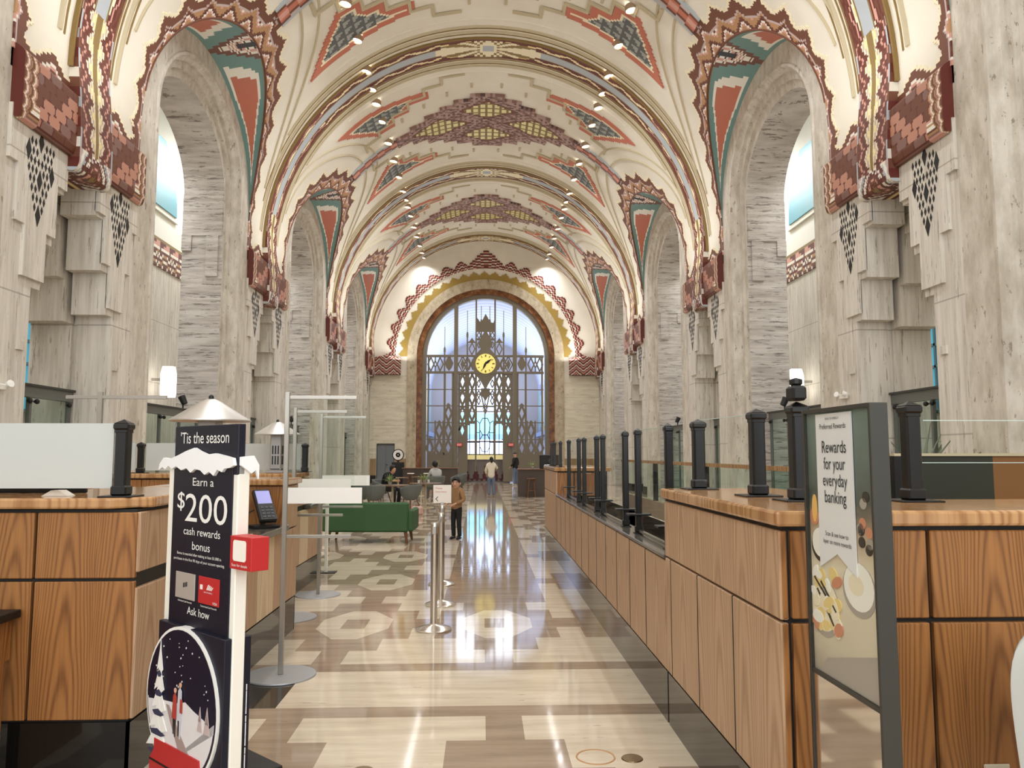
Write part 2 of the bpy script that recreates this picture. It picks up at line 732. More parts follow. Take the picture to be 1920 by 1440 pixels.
edges = []
prev = -5.0
for yc in ARCHES:
    ya, yb = yc - AG, yc + AG
    vault_strip([prev, (prev + ya) / 2, ya], [Z0] * 3)
    for side in (1, -1):
        vb.quad((HX + side * A, prev, 6.8), (HX + side * A, ya, 6.8), (HX + side * A, ya, Z0), (HX + side * A, prev, Z0))
    n = 40
    ys = [yc - AG * cos(pi * k / n) for k in range(n + 1)]
    zs = [ZC + BG * sin(pi * k / n) for k in range(n + 1)]
    vault_strip(ys, zs)
    prev = yb
vault_strip([prev, YEND], [Z0] * 2)
for side in (1, -1):
    vb.quad((HX + side * A, prev, 6.8), (HX + side * A, YEND, 6.8), (HX + side * A, YEND, Z0), (HX + side * A, prev, Z0))
VAULT = vb.build('vault', [M_CREAM], CEIL, smooth=40)

# soffit of every arch between wall plane and vault, with painted panels
SOFMATS = [M_OLIVE, M_TEAL, M_WHITE, M_RED, M_BRN, M_TAN, M_PINK, M_BLACK, M_SHADE]
NU, NVS = 140, 30


def soffit_point(yc, side):
    Lleg = ZC - 6.9
    Larc = pi * 2.98
    tot = 2 * Lleg + Larc

    def f(i, j):
        u = tot * i / NU
        t = j / NVS
        a = AG + 0.02 * (1 - t)
        b = 2.5 + (BG - 2.5) * t
        if u < Lleg:
            y, z = yc + AG, 6.9 + u
        elif u > tot - Lleg:
            y, z = yc - AG, 6.9 + (tot - u)
        else:
            th = (u - Lleg) / Larc * pi
            y, z = yc + a * cos(th), ZC + b * sin(th)
        zg = z if b == BG else z
        xg = vx(max(z, Z0) if z > Z0 else Z0)
        x = A + 0.03 + (xg - A - 0.03) * t
        return (HX + side * x, y, z)
    return f, tot, Lleg, Larc


def soffit_color(i, j):
    # u symmetric about the crown: c = 0 at the crown, 1 at the foot
    cs = (i + 0.5 - NU / 2) / (NU / 2)
    c = abs(cs)
    t = (j + 0.5) / NVS
    half = 0.006 + 0.085 * t
    if c < half:
        e = (half - c) / 0.0145
        if t > 0.62 and c < 0.012 + 0.01 * (1 if j % 4 == 0 else 0):
            return 7
        return [4, 4, 2, 6, 2, 5, 6, 2, 5][min(8, int(e + (j % 3) * 0.34))]
    if t < 0.05 or t > 0.955:
        return 0
    if c > 0.88:
        return 0
    d = min(t - 0.05, 0.955 - t)
    f = c - half
    tip = 0.40 * max(0.0, (c - 0.26) / 0.46)
    d2 = min(d - tip, f * 1.1 + (0.012 if i % 4 < 2 else 0))
    if d2 < 0.085:
        return 1
    return 2 if d2 < 0.14 else 3


GMATS = [M_LCREAM, M_BRN, M_GPINK, M_TAN, M_WHITE, M_DRED, M_PINK]
GU = 300
GV = 26
for yc in ARCHES:
    for side in (-1, 1):
        f, tot, Lleg, Larc = soffit_point(yc, side)
        sb = paint(NU, NVS, f, soffit_color)
        sb.build('arch_soffit', SOFMATS, CEIL, smooth=30)
        # dark bead along the groin
        pts = []
        for k in range(61):
            th = pi * k / 60
            y, z = yc + AG * cos(th), ZC + BG * sin(th)
            pts.append((HX + side * (vx(z) - 0.01), y, z))
        MB().tube(pts, 0.028, 6).build('groin_bead', [M_BRN], CEIL, smooth=60)

        # stepped ornament around the groin, painted on the vault
        leg = 1.25
        arc = pi * 3.0
        total = 2 * leg + arc

        def gpt(i, j, yc=yc, side=side, off=0.02):
            u = total * i / GU - leg
            d = j * 0.045
            if u < 0:
                y, z = yc + AG + d * 0.72, ZC + u
            elif u > arc:
                y, z = yc - AG - d * 0.72, ZC - (u - arc)
            else:
                th = u / arc * pi
                y, z = yc + (AG + d * (0.72 + 0.28 * sin(th))) * cos(th), ZC + (BG + d) * sin(th)
            return (HX + side * vx(z, off), y, z)

        def gmask(i, j):
            c = abs(i + 0.5 - GU / 2) / (GU / 2)
            wv = 0.42 + 0.26 * max(0.0, 1 - c * 1.25)
            t = tri((abs(i - GU / 2)) / 17.0 + 0.5)
            amp = 0.30 if c > 0.12 else 0.22
            hgt = wv + amp * (floor(t * 6) / 6 - 0.5)
            if c < 0.045:
                hgt += 0.15
            return (j + 0.5) * 0.045 < hgt
        dm = depth_map(GU, GV, gmask)
        # distance to the outer edge only
        top = {}
        for i in range(GU):
            top[i] = max([j for j in range(GV) if (i, j) in dm] or [0])

        def gcol(i, j, dm=dm):
            if (i, j) not in dm:
                return None
            e = dm[(i, j)] if j > 0 else 99
            # outer layers first
            c = abs(i + 0.5 - GU / 2) / (GU / 2)
            best = 99
            for di in range(-4, 5):
                ii = i + di
                if 0 <= ii < GU:
                    best = min(best, max(abs(di), top[ii] + 1 - j) if top[ii] >= j else abs(di))
            e = best
            if e <= 1:
                return 0 if c < 0.93 else 1
            if e <= 4:
                return 1
            if e == 5:
                return 2
            zz = int(tri(abs(i - GU / 2) / 17.0) * 6)
            r = (j + zz) % 7
            return [3, 3, 6, 4, 5, 1, 3][r]
        gb = paint(GU, GV, gpt, gcol, back=lambda i, j: gpt(i, j, off=0.0))
        gb.build('groin_ornament', GMATS, CEIL)

# ribs across the vault over every pier
RIBM = [M_GBLUE, M_OLIVE, M_LCREAM, M_YEL, M_PINK, M_DRED, M_BRN, M_SHADE, M_WHITE]
RW = 0.56
NRV = 28
for yp in PIERS[1:]:
    NS = 2 * int((SMAX + 0.0) / 0.085)

    def rpt(i, j, off=0.07, yp=yp):
        s = 2 * SMAX * i / NS
        return V(s, min(yp - RW + 2 * RW * j / NRV, YEND - 0.01), off, 1)

    def rcol(i, j):
        s = 2 * SMAX * (i + 0.5) / NS
        ds = abs(s - SMAX)
        dy = (-RW + 2 * RW * (j + 0.5) / NRV)
        ad = abs(dy)
        if ds < 1.45:
            if ds < 0.24 and ad < 0.26:
                return 0 if (ds < 0.15 and ad < 0.16) else 2
            a = atan2(ad, ds)
            lim = 0.46 - 0.12 * floor(ds / 0.4) / 3
            if ad < lim:
                return 1 if int(a / (pi / 2) * 9) % 2 else 2
        if ad > 0.52:
            return 1
        if ad < 0.15:
            return 0 if ds > 1.6 else 2
        if ad < 0.19:
            return 1
        q = ad + 0.15 * floor(tri((SMAX - ds if dy < 0 else SMAX - ds + 0.3) / 0.95) * 5) / 5 - 0.2
        k = int(q / 0.05)
        low = ds > 5.6
        seq = [3, 2, 5, 4, 5, 6, 5, 6] if low else [5, 5, 5, 2, 3, 5, 5, 6]
        return seq[max(0, min(7, k))]
    paint(NS, NRV, rpt, rcol, back=lambda i, j, rpt=rpt: rpt(i, j, 0.0)).build('painted_rib', RIBM, CEIL)
    # plain roll mouldings either side
    for dy, r in ((-1.5, 0.035), (-1.12, 0.05), (-1.0, 0.021), (-0.86, 0.05), (-0.72, 0.021), (0.72, 0.021), (0.86, 0.05), (1.0, 0.021), (1.12, 0.05), (1.5, 0.035)):
        if yp + dy > YEND - 0.05:
            continue
        s0 = 3.2 if abs(dy) > 1 else (1.2 if abs(dy) > 0.9 else 0.4)
        if abs(dy) > 1.3:
            s0 = 5.2
        pts = [V(s0 + (2 * SMAX - 2 * s0) * k / 60, yp + dy, 0.0) for k in range(61)]
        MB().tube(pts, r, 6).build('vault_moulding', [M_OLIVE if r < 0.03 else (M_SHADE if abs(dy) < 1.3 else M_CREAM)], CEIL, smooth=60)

# crown star panels, stepped raised fillets and framed pyramid panels
STARM = [M_MAUVE, M_MAUVE2, M_MAUVE3, M_GLGOLD, M_BRN, M_OLIVE]


def star(yc):
    n, c = 84, 0.085

    def pt(i, j, off=0.09):
        return V(SMAX + (i - n / 2) * c, yc + (j - 30) * 0.085, off)

    def col(i, j):
        ds = abs((i + 0.5 - n / 2) * c)
        dy = (j + 0.5 - 30) * 0.085
        if floor(ds / 0.58) * 0.55 + floor(abs(dy) / 0.36) * 0.5 > 2.9 or abs(dy) > 2.3 or ds > 3.45:
            return None
        for (cx, cy, hx_, hy_) in ((0, 1.02, 1.08, 0.76), (0, -1.02, 1.08, 0.76), (1.78, 0.0, 1.22, 0.76)):
            e = abs(ds - cx) / hx_ + abs(dy - cy) / hy_
            if e < 0.84:
                return 3 if ((i % 3) and (j % 4)) else 5
            if e < 1.0:
                return 4
        return [0, 1, 0, 2, 1, 0, 1][(i // 2 + 3 * (j // 1) + (i * j) % 3) % 7]
    paint(n, 60, pt, col, back=lambda i, j: pt(i, j, 0.0)).build('star_panel', STARM, CEIL)


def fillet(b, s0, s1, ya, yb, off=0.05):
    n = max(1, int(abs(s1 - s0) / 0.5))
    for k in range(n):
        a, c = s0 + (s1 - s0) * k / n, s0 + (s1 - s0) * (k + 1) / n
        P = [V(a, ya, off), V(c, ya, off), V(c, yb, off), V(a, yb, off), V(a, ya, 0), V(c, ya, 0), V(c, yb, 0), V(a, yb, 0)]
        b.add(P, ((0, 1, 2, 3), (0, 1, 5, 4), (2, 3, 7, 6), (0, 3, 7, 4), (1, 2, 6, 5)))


for yc in ARCHES:
    star(yc)
    b = MB()
    wd = 0.09
    for sy in (-1, 1):
        for sx in (-1, 1):
            s, y = 0.75, 3.55 if sy < 0 else 3.2
            first = True
            for k in range(6):
                ds = 0.62 if k else 0.75
                xa, xb = SMAX + sx * s, SMAX + sx * (s + ds)
                fillet(b, min(xa, xb), max(xa, xb) + wd, yc + sy * y - wd / 2, yc + sy * y + wd / 2)
                y2 = y - 0.46
                lo, hi = sorted((yc + sy * y, yc + sy * y2))
                fillet(b, xb, xb + wd, lo, hi)
                s += ds
                y = y2
            # loose dashes
            for k in range(4):
                xs = SMAX + sx * (0.5 + k * 0.85)
                yy = yc + sy * (2.75 - k * 0.42)
                fillet(b, xs, xs + 0.08, yy - 0.14, yy + 0.14, 0.04)
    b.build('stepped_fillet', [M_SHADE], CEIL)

FRM = [M_RED, M_LCREAM, M_DGREY, M_LGREY]


def frame_panel(yp, sx, sy):
    c = 0.075
    nu, nv = 48, 34

    def inside(i, j):
        x = 1.95 + (i + 0.5) * c           # arc distance from the crown
        d = 1.75 + (j + 0.5) * c           # distance from the rib
        lo = 2.35 - 0.16 * (x - 1.95) if x < 4.2 else 1.95 + 0.02 * (x - 4.2)
        if x < 2.05:
            return False
        if x < 2.75:
            hi = 2.35 + 0.42
        elif x < 3.4:
            hi = 3.25
        elif x < 4.1:
            hi = 3.75
        elif x < 5.45:
            hi = 3.75 - (x - 4.1) / 1.35 * 1.75
        else:
            return False
        return lo <= d < hi
    dm = depth_map(nu, nv, inside)

    def pt(i, j, off=0.03):
        return V(SMAX + sx * (1.95 + i * c), yp + sy * (1.75 + j * c), off)

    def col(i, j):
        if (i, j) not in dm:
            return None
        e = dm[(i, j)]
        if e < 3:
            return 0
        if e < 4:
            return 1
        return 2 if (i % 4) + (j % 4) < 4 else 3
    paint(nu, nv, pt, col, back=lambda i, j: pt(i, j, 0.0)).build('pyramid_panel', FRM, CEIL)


for yp in PIERS[1:]:
    for sx in (-1, 1):
        for sy in (-1, 1):
            if yp > 40 and sy > 0:
                continue
            frame_panel(yp, sx, sy)
# ridge strip running from every groin crown to the crown of the vault, and curved fillets round the groin
for yc in ARCHES:
    for side in (-1, 1):
        s_g = SMAX - 0.0
        # arc length where the groin crown sits
        sg = [s for s, p in _tab if Z0 + BV * sin(p) >= ZC + BG + 0.62][0]
        n = 30

        def sp(i, j, off=0.05, yc=yc, side=side, sg=sg):
            return V(sg + (SMAX - 3.3 - sg) * i / n, yc + (j - 4) * 0.085, off, side)

        def sc(i, j):
            d = abs(j + 0.5 - 4)
            if d > 3 - 0.0 * i:
                return 4 if i < 26 else None
            if i >= 27 and d > 1:
                return None
            return [0, 1, 2, 3][int(d + (i // 4) % 2) % 4]
        paint(n, 8, sp, sc, back=lambda i, j, sp=sp: sp(i, j, 0.0)).build('ridge_strip', [M_PINK, M_RED, M_BRN, M_GPINK, M_GBLUE], CEIL)
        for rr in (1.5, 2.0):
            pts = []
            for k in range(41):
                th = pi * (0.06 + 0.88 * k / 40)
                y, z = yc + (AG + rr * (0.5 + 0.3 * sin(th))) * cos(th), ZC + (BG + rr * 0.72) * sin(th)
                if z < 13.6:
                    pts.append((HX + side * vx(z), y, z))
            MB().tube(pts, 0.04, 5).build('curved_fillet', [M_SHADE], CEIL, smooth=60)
# ================================================================== SIDE WALLS
XI, XO = 6.42, 7.75          # inner face, outer face of the arcade wall
STEPS = [(0.0, 3.95, 1.17), (3.95, 4.65, 0.95), (4.65, 5.5, 0.72), (5.5, 6.35, 0.47)]
TILEM = [M_SALM, M_BRN, M_DRED, M_PINK, M_WHITE, M_TAN, M_MAUVE, M_OLIVE]
PENM = [M_OLIVE, M_LCREAM, M_YEL, M_GPINK, M_WHITE, M_PINK, M_BRN, M_DRED, M_GBLUE]


def arch_loop(yc, x, a, b, zc, side, n=36):
    pts = [(HX + side * x, yc + a, z) for z in (0.0, zc * 0.5)]
    for k in range(n + 1):
        t = pi * k / n
        pts.append((HX + side * x, yc + a * cos(t), zc + b * sin(t)))
    pts += [(HX + side * x, yc - a, z) for z in (zc * 0.5, 0.0)]
    return pts


def pier(W, side, yp, h0=1.88, h1=1.88):
    """two stone legs with the stepped opening between them"""
    sx = lambda x: HX + side * x
    b = MB()
    for d, hw in ((-1, h0), (1, h1)):
        if hw <= 0.5:
            continue
        for (z0, z1, o) in STEPS:
            if hw > o:
                ya, yb = sorted((yp + d * o, yp + d * hw))
                xs = sorted((sx(XI), sx(6.98)))
                b.box(xs[0], xs[1], ya, yb, z0, z1)
                xs = sorted((sx(7.06), sx(XO)))
                o2 = o - (0.0 if z0 == 0 else 0.08)
                ya, yb = sorted((yp + d * o2, yp + d * hw))
                b.box(xs[0], xs[1], ya, yb, z0 - (0.12 if z0 else 0), z1 - 0.12)
        xs = sorted((sx(6.98), sx(7.06)))
        ya, yb = sorted((yp + d * 1.22, yp + d * hw))
        b.box(xs[0], xs[1], ya, yb, 0, 6.3)
    xs = sorted((sx(XI), sx(XO)))
    b.box(xs[0], xs[1], yp - h0, yp + h1, 6.35, 7.2)
    b.build('stone_pier', [M_STONE], W)
    # raised slabs stepping in towards the opening and thin fillets
    b = MB()
    for d, hw in ((-1, h0), (1, h1)):
        if hw < 1.0:
            continue
        for (z0, z1, o, i) in ((4.06, 4.77, 1.47, 0), (4.77, 5.56, 1.68, 0), (5.56, 6.3, 1.88, 0)):
            o_in = [s[2] for s in STEPS if s[0] <= z0 + 0.3 < s[1]][0]
            ya, yb = sorted((yp + d * (o_in), yp + d * min(o, hw)))
            xs = sorted((sx(XI - 0.05), sx(XI + 0.01)))
            if yb - ya > 0.1:
                b.box(xs[0], xs[1], ya, yb, z0, z1)
        for (z, o) in ((3.05, 1.28), (5.0, 1.74)):
            if o + .2 < hw:
                xs = sorted((sx(XI - 0.03), sx(XI + 0.01)))
                ya, yb = sorted((yp + d * o, yp + d * (o + 0.16)))
                b.box(xs[0], xs[1], ya, yb, z, z + 0.12)
    b.build('raised_slab', [M_STONE], W)
    # diamond piercings
    b = MB()

    def dia(cy, cz, hy, hz):
        xs = sorted((sx(XI - 0.056), sx(XI - 0.03)))
        b.prism([(cy - hy, cz), (cy, cz - hz), (cy + hy, cz), (cy, cz + hz)], xs[0], xs[1], 'x')
    for d, hw in ((-1, h0), (1, h1)):
        if hw < 1.6:
            continue
        c = yp + d * 1.19
        zc = 5.58
        for (dy, dz) in ((0, 0.44), (-0.29, 0.24), (0.29, 0.04), (0, -0.12), (0, -0.62)):
            dia(c + dy, zc + dz, 0.062, 0.155)
        for r in range(-4, 5):
            for q in range(-3, 4):
                y, z = q * 0.088 + (0.044 if r % 2 else 0), r * 0.13
                if abs(y) / 0.34 + max(0, -z) / 0.75 > 1.0 or z > 0.5:
                    continue
                if any(abs(y - dy) / 0.11 + abs(z - dz) / 0.24 < 1 for (dy, dz) in ((0, 0.44), (-0.29, 0.24), (0.29, 0.04), (0, -0.12), (0, -0.62))):
                    continue
                dia(c + y, zc + z, 0.026, 0.062)
    if b.v:
        b.build('diamond_grille', [M_BLACK], W)
    # tiled corbel blocks
    for d, hw in ((-1, h0), (1, h1)):
        if hw < 1.6:
            continue
        y0_, y1_ = sorted((yp + d * 0.46, yp + d * 1.86))
        nu, nv = 56, 40
        prof = [(0.02, 6.18), (0.07, 6.10), (0.13, 6.13), (0.16, 6.24), (0.165, 6.5), (0.165, 7.02), (0.11, 7.08), (0.02, 7.14)]
        L = [0]
        for k in range(1, len(prof)):
            L.append(L[-1] + hypot(prof[k][0] - prof[k - 1][0], prof[k][1] - prof[k - 1][1]))

        def cp(i, j, off=0.0):
            t = L[-1] * j / nv
            k = 0
            while k < len(L) - 2 and L[k + 1] < t:
                k += 1
            u = (t - L[k]) / (L[k + 1] - L[k])
            px_ = prof[k][0] + (prof[k + 1][0] - prof[k][0]) * u
            pz_ = prof[k][1] + (prof[k + 1][1] - prof[k][1]) * u
            return (sx(XI - px_), y0_ + (y1_ - y0_) * i / nu, pz_)

        def cc(i, j, d=d):
            ii = i if d > 0 else nu - 1 - i        # 0 at the pendant, nu at the outer end
            e = min(nu - 1 - ii, int((j) * 0.9)) + int(2 * tri(j / 6.0))
            e2 = nv - 1 - j
            if e < 14 and (nu - 1 - ii) < 16:
                return [2, 1, 5, 4, 3, 6, 5, 1, 1, 5, 4, 3, 5, 1][max(0, min(13, e))]
            if j < 6:
                return [1, 5, 2, 1, 6, 2][j]
            if e2 < 5:
                return [1, 1, 4, 3, 1][e2]
            # long hexagons, staggered
            row = j // 5
            col_ = (i + (row % 2) * 6)
            m = col_ % 12
            jj = j % 5
            if m == 0 or (m in (1, 11) and jj in (0, 4)):
                return 2
            return [0, 1, 6, 0, 1][(col_ // 12 * 2 + row * 3) % 5]
        cb = paint(nu, nv, cp, cc)
        for i in (0, nu):
            pts = [cp(i, j) for j in range(nv + 1)]
            o = len(cb.v)
            cb.v.extend(pts + [(sx(XI), pts[0][1], 7.12), (sx(XI), pts[0][1], 6.18)])
            cb.f.append(tuple(range(o, o + len(pts) + 2)))
            cb.m.append(2)
        cb.build('tiled_corbel', TILEM, W)
    # pendant under the rib
    nu, nv = 44, 84
    pw = 0.5
    ya = yp - (pw if h0 > 0.6 else h0)
    yb = yp + (pw if h1 > 0.6 else h1)
    prof = [(-0.4, 5.93), (0.0, 5.90), (0.12, 5.88), (0.19, 5.92), (0.22, 6.03), (0.22, 6.5), (0.18, 7.1), (0.13, 7.6), (0.09, 8.1), (0.08, 8.6)]
    L = [0]
    for k in range(1, len(prof)):
        L.append(L[-1] + hypot(prof[k][0] - prof[k - 1][0], prof[k][1] - prof[k - 1][1]))

    def pp(i, j):
        t = L[-1] * j / nv
        k = 0
        while k < len(L) - 2 and L[k + 1] < t:
            k += 1
        u = (t - L[k]) / (L[k + 1] - L[k])
        px_ = prof[k][0] + (prof[k + 1][0] - prof[k][0]) * u
        z = prof[k][1] + (prof[k + 1][1] - prof[k][1]) * u
        return (sx(vx(z) - px_), ya + (yb - ya) * i / nu, z)

    def pc(i, j):
        ad = abs(i + 0.5 - nu / 2)
        if j < 24:
            e = int(hypot(ad * 0.8, (j - 14) * 1.15) / 1.25) + (1 if (i // 2 + j // 2) % 3 == 0 else 0)
            if j < 6:
                return [7, 7, 2, 2, 7, 7][j]
            return [0, 0, 7, 6, 5, 6, 7, 7, 4, 6, 7, 8, 4, 4, 3, 3, 3][min(16, e)]
        st = int(tri(j / 10.0) * 5) * 1.4
        wd = 2.0 + max(0, j - 40) * 0.05
        if ad < wd:
            return 0
        q_ = int((ad - wd + st) / 1.7)
        seq = [2, 1, 2, 3, 1, 6, 7, 7, 6, 5, 6, 7, 7, 6, 6, 6, 6]
        if ad > nu / 2 - 2.5:
            return 8 if (j // 8) % 2 else 6
        return seq[min(16, q_)]
    pb = paint(nu, nv, pp, pc)
    for i in (0, nu):
        pts = [pp(i, j) for j in range(nv + 1)]
        o = len(pb.v)
        pb.v.extend(pts)
        pb.v.extend([(sx(vx(p[2])), p[1], p[2]) for p in reversed(pts)])
        n_ = len(pts)
        for k in range(n_ - 1):
            pb.f.append((o + k, o + k + 1, o + 2 * n_ - 2 - k, o + 2 * n_ - 1 - k))
            pb.m.append([6, 7, 6, 8, 7, 6, 4][(k // 4) % 7])
    pb.build('painted_pendant', PENM, W)
    # stepped border above the corbels, on the wall face
    c = 0.05
    nu, nv = int((h0 + h1) / c), 40

    def bp(i, j, off=0.018):
        z = 7.05 + j * c
        return (sx(vx(z, off)), yp - h0 + i * c, z)

    def mask(i, j):
        y = -h0 + (i + 0.5) * c
        z = (j + 0.5) * c
        ad = abs(y)
        edge = 1.88 - ad
        top_ = 0.18 + 0.34 * floor(tri((ad - 0.5) / 0.95 + 0.0) * 6) / 6
        if ad < 0.62:
            top_ = 0.25
        side_ = 0.14 + 0.08 * floor(tri(z / 0.4) * 3) / 3
        return z < top_ or (edge < side_ and z < 1.9)
    dm = depth_map(nu, nv, lambda i, j: mask(i, j), edges=False)

    def bc(i, j):
        if (i, j) not in dm:
            return None
        return [1, 6, 6, 6, 4, 5, 6, 6][min(7, dm[(i, j)])]
    paint(nu, nv, bp, bc, back=lambda i, j: bp(i, j, 0.0)).build('stepped_border', PENM, W)


def gallery(W, side):
    """aisle behind the arcade: outer wall, frieze, ceiling, windows, glazing"""
    sx = lambda x: HX + side * x
    xw = 10.2
    b = MB()
    ya, yb = -5.0, YEND + 0.3
    b.quad((sx(xw), ya, 0), (sx(xw), yb, 0), (sx(xw), yb, 7.4), (sx(xw), ya, 7.4))
    b.build('gallery_wall', [M_STONE], W)
    b = MB()
    b.quad((sx(xw), ya, 8.3), (sx(xw), yb, 8.3), (sx(xw), yb, 11.0), (sx(xw), ya, 11.0))
    n = 10
    b.loft([[(sx(xw - 2.4 * (1 - cos(pi / 2 * k / n)) * 1.0), y, 11.0 + 1.3 * sin(pi / 2 * k / n)) for k in range(n + 1)] for y in (ya, yb)])
    b.quad((sx(xw - 2.4), ya, 12.3), (sx(xw - 2.4), yb, 12.3), (sx(XO - 1.6), yb, 12.3), (sx(XO - 1.6), ya, 12.3))
    b.build('gallery_vault', [M_GALL], W, smooth=40)
    c = 0.09
    nu = int((yb - ya) / c)

    def fp(i, j, off=0.04):
        return (sx(xw - off), ya + i * c, 7.4 + j * c)

    def fc(i, j):
        if j >= 9:
            return 7
        t = int(tri(i / 12.0) * 6)
        if j < 6:
            return [2, 1, 4, 1, 5, 2, 4, 1, 1][(j + t) % 7]
        return [4, 3, 3][j - 6] if (i % 8) > (j - 6) * 2 else 2
    paint(nu, 10, fp, fc, back=lambda i, j: fp(i, j, 0.0)).build('frieze', TILEM, W)
    # end returns
    for y in (yb,):
        b = MB()
        b.quad((sx(XO), y, 0), (sx(xw), y, 0), (sx(xw), y, 12.3), (sx(XO), y, 12.3))
        b.build('gallery_end_wall', [M_STONE], W)


def arcade(name, side, label):
    W = structure(empty(name), label, 'wall')
    sx = lambda x: HX + side * x
    for yc in ARCHES:
        loops = [arch_loop(yc, XI, 3.27, 2.5, ZC, side), arch_loop(yc, XI, 2.6, 2.1, ZC, side)]
        MB().loft(loops).build('arch_face', [M_RING], W, smooth=30)
        loops = [arch_loop(yc, x, a, b_, z, side) for (x, a, b_, z) in (
            (XI, 2.6, 2.1, ZC), (XI - 0.03, 2.58, 2.08, ZC), (XI - 0.03, 2.52, 2.02, ZC), (XI + 0.06, 2.5, 2.0, ZC), (XI + 0.12, 2.44, 1.92, ZC),
            (XI + 0.2, 2.44, 1.92, ZC), (XI + 0.22, 2.36, 1.8, ZC - 0.05), (XI + 0.30, 2.36, 1.8, ZC - 0.05), (XI + 0.32, 2.28, 1.68, ZC - 0.12))]
        MB().loft(loops).build('arch_moulding', [M_RING], W, smooth=20)
        loops = [arch_loop(yc, XI + 0.32, 2.28, 1.68, ZC - 0.12, side), arch_loop(yc, XO, 2.28, 1.68, ZC - 0.12, side)]
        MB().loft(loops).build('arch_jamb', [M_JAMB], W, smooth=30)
        # wall above and beside the arch on the gallery side
        loops = [arch_loop(yc, XO, 2.28, 1.68, ZC - 0.12, side), [(p[0], yc + (3.3 if p[1] > yc else -3.3) if p[2] < 9.4 else yc + (p[1] - yc) * 1.45, p[2] if p[2] < 9.4 else 12.3) for p in arch_loop(yc, XO, 2.28, 1.68, ZC - 0.12, side)]]
        MB().loft(loops).build('arch_back', [M_CREAM], W)
        b = MB()
        xs = sorted((sx(XI + 0.1), sx(XO - 0.1)))
        for d in (-1, 1):
            # impost and raised notches on the jamb
            ys = sorted((yc + d * 2.285, yc + d * 2.22))
            xs = sorted((sx(XI + 0.42), sx(XI + 0.72)))
            b.box(xs[0], xs[1], ys[0], ys[1], 6.1, 7.15)
            xs = sorted((sx(XO - 0.24), sx(XO)))
            b.box(xs[0], xs[1], ys[0], ys[1], 6.75, 7.15)
            xs = sorted((sx(XI + 0.34), sx(XO)))
            ys = sorted((yc + d * 2.285, yc + d * 2.25))
            b.box(xs[0], xs[1], ys[0], ys[1], 7.15, 8.2)
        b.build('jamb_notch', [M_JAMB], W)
    for yp in PIERS:
        pier(W, side, yp, 1.88, 1.88 if yp < 42 else YEND - yp)
    b = MB()
    xs = sorted((sx(XI), sx(XO)))
    b.box(xs[0], xs[1], -5.0, -0.2, 0, Z0)
    b.build('rear_wall_pier', [M_STONE], W)
    b = MB()
    xs = sorted((sx(XI - 0.01), sx(XO - .02)))
    for y in (-3.5,):
        pass
    gallery(W, side)
    # dark base course along the legs
    b = MB()
    for yp in PIERS:
        for d in (-1, 1):
            lo, hi = sorted((yp + d * 1.17, min(yp + d * 1.88, YEND)))
            if hi - lo < 0.1:
                continue
            xs = sorted((sx(XI - 0.02), sx(XI + 0.5)))
            b.box(xs[0], xs[1], lo - 0.01, hi, 0, 0.32)
    b.build('base_course', [M_BLACK], W)
    return W


WL = arcade('wall_left', -1, 'left travertine arcade with tall round arches, stepped openings and tiled corbels')
WR = arcade('wall_right', 1, 'right travertine arcade with tall round arches, stepped openings and tiled corbels')

# gallery windows
nwin = 2
for side in (-1, 1):
    sx = lambda x: HX + side * x
    for k, yc in enumerate(PIERS[1:]):
        W = structure(empty('window_%d' % nwin), 'tall blue window in the %s aisle wall, number %s from the camera' % ('left' if side < 0 else 'right', ['one', 'two', 'three', 'four'][k]), 'window')
        nwin += 1
        c = yc + 4.9
        b = MB()
        xs = sorted((sx(10.16), sx(10.21)))
        b.box(xs[0], xs[1], c - 0.95, c + 0.95, 2.6, 4.6)
        b.build('pane', [mat('blue window', (70, 160, 190), 0.3, 0, 0.5, 0.55, (86, 178, 206))], W)
        b = MB()
        xs = sorted((sx(10.05), sx(10.2)))
        for y in (-1.0, -0.5, 0.0, 0.5, 1.0):
            b.box(xs[0], xs[1], c + y - 0.03, c + y + 0.03, 2.55, 4.65)
        for z in (2.58, 3.1, 3.6, 4.1, 4.62):
            b.box(xs[0], xs[1], c - 1.0, c + 1.0, z - 0.03, z + 0.03)
        b.build('window_frame', [mat('blue grey frame', (92, 130, 140), 0.5)], W)
    for k, yc in enumerate(ARCHES[1:]):
        W = structure(empty('window_%d' % nwin), 'teal arched lunette high in the %s aisle wall, number %s from the camera' % ('left' if side < 0 else 'right', ['one', 'two', 'three'][k]), 'window')
        nwin += 1
        c = yc + 5.8
        prof = [(-1.9, 0)] + [(-1.9 * cos(pi * t / 16), 2.4 * sin(pi * t / 16)) for t in range(1, 16)] + [(1.9, 0)]
        b = MB()
        xs = sorted((sx(10.12), sx(10.2)))
        b.prism([(c + p[0] * 1.12, 9.1 + p[1] * 1.07) for p in prof], xs[0], xs[1], 'x')
        b.build('window_frame', [M_WHITE], W)
        b = MB()
        xs = sorted((sx(10.08), sx(10.16)))
        b.prism([(c + p[0], 9.25 + p[1]) for p in prof], xs[0], xs[1], 'x')
        b.build('pane', [mat('teal lunette glass', (90, 160, 178), 0.3)], W)
# ================================================================== END WALL
WB = structure(empty('wall_back'), 'end wall of cream stone with zigzag and gold arch ornament round the great window', 'wall')
EC, EZ = HX + 0.03, 7.14


def polar(r, t):
    return (EC + r * cos(t), EZ + r * sin(t))


def eg(px, py):
    """layout unit of the end wall drawing: 0.0302 m"""
    return (EC + (px - 912) * 0.0302, 1.65 + (850 - py) * 0.0302)


def arch2(r, n=48, z0=0.0):
    return [(EC + r, z0)] + [polar(r, pi * k / n) for k in range(n + 1)] + [(EC - r, z0)]


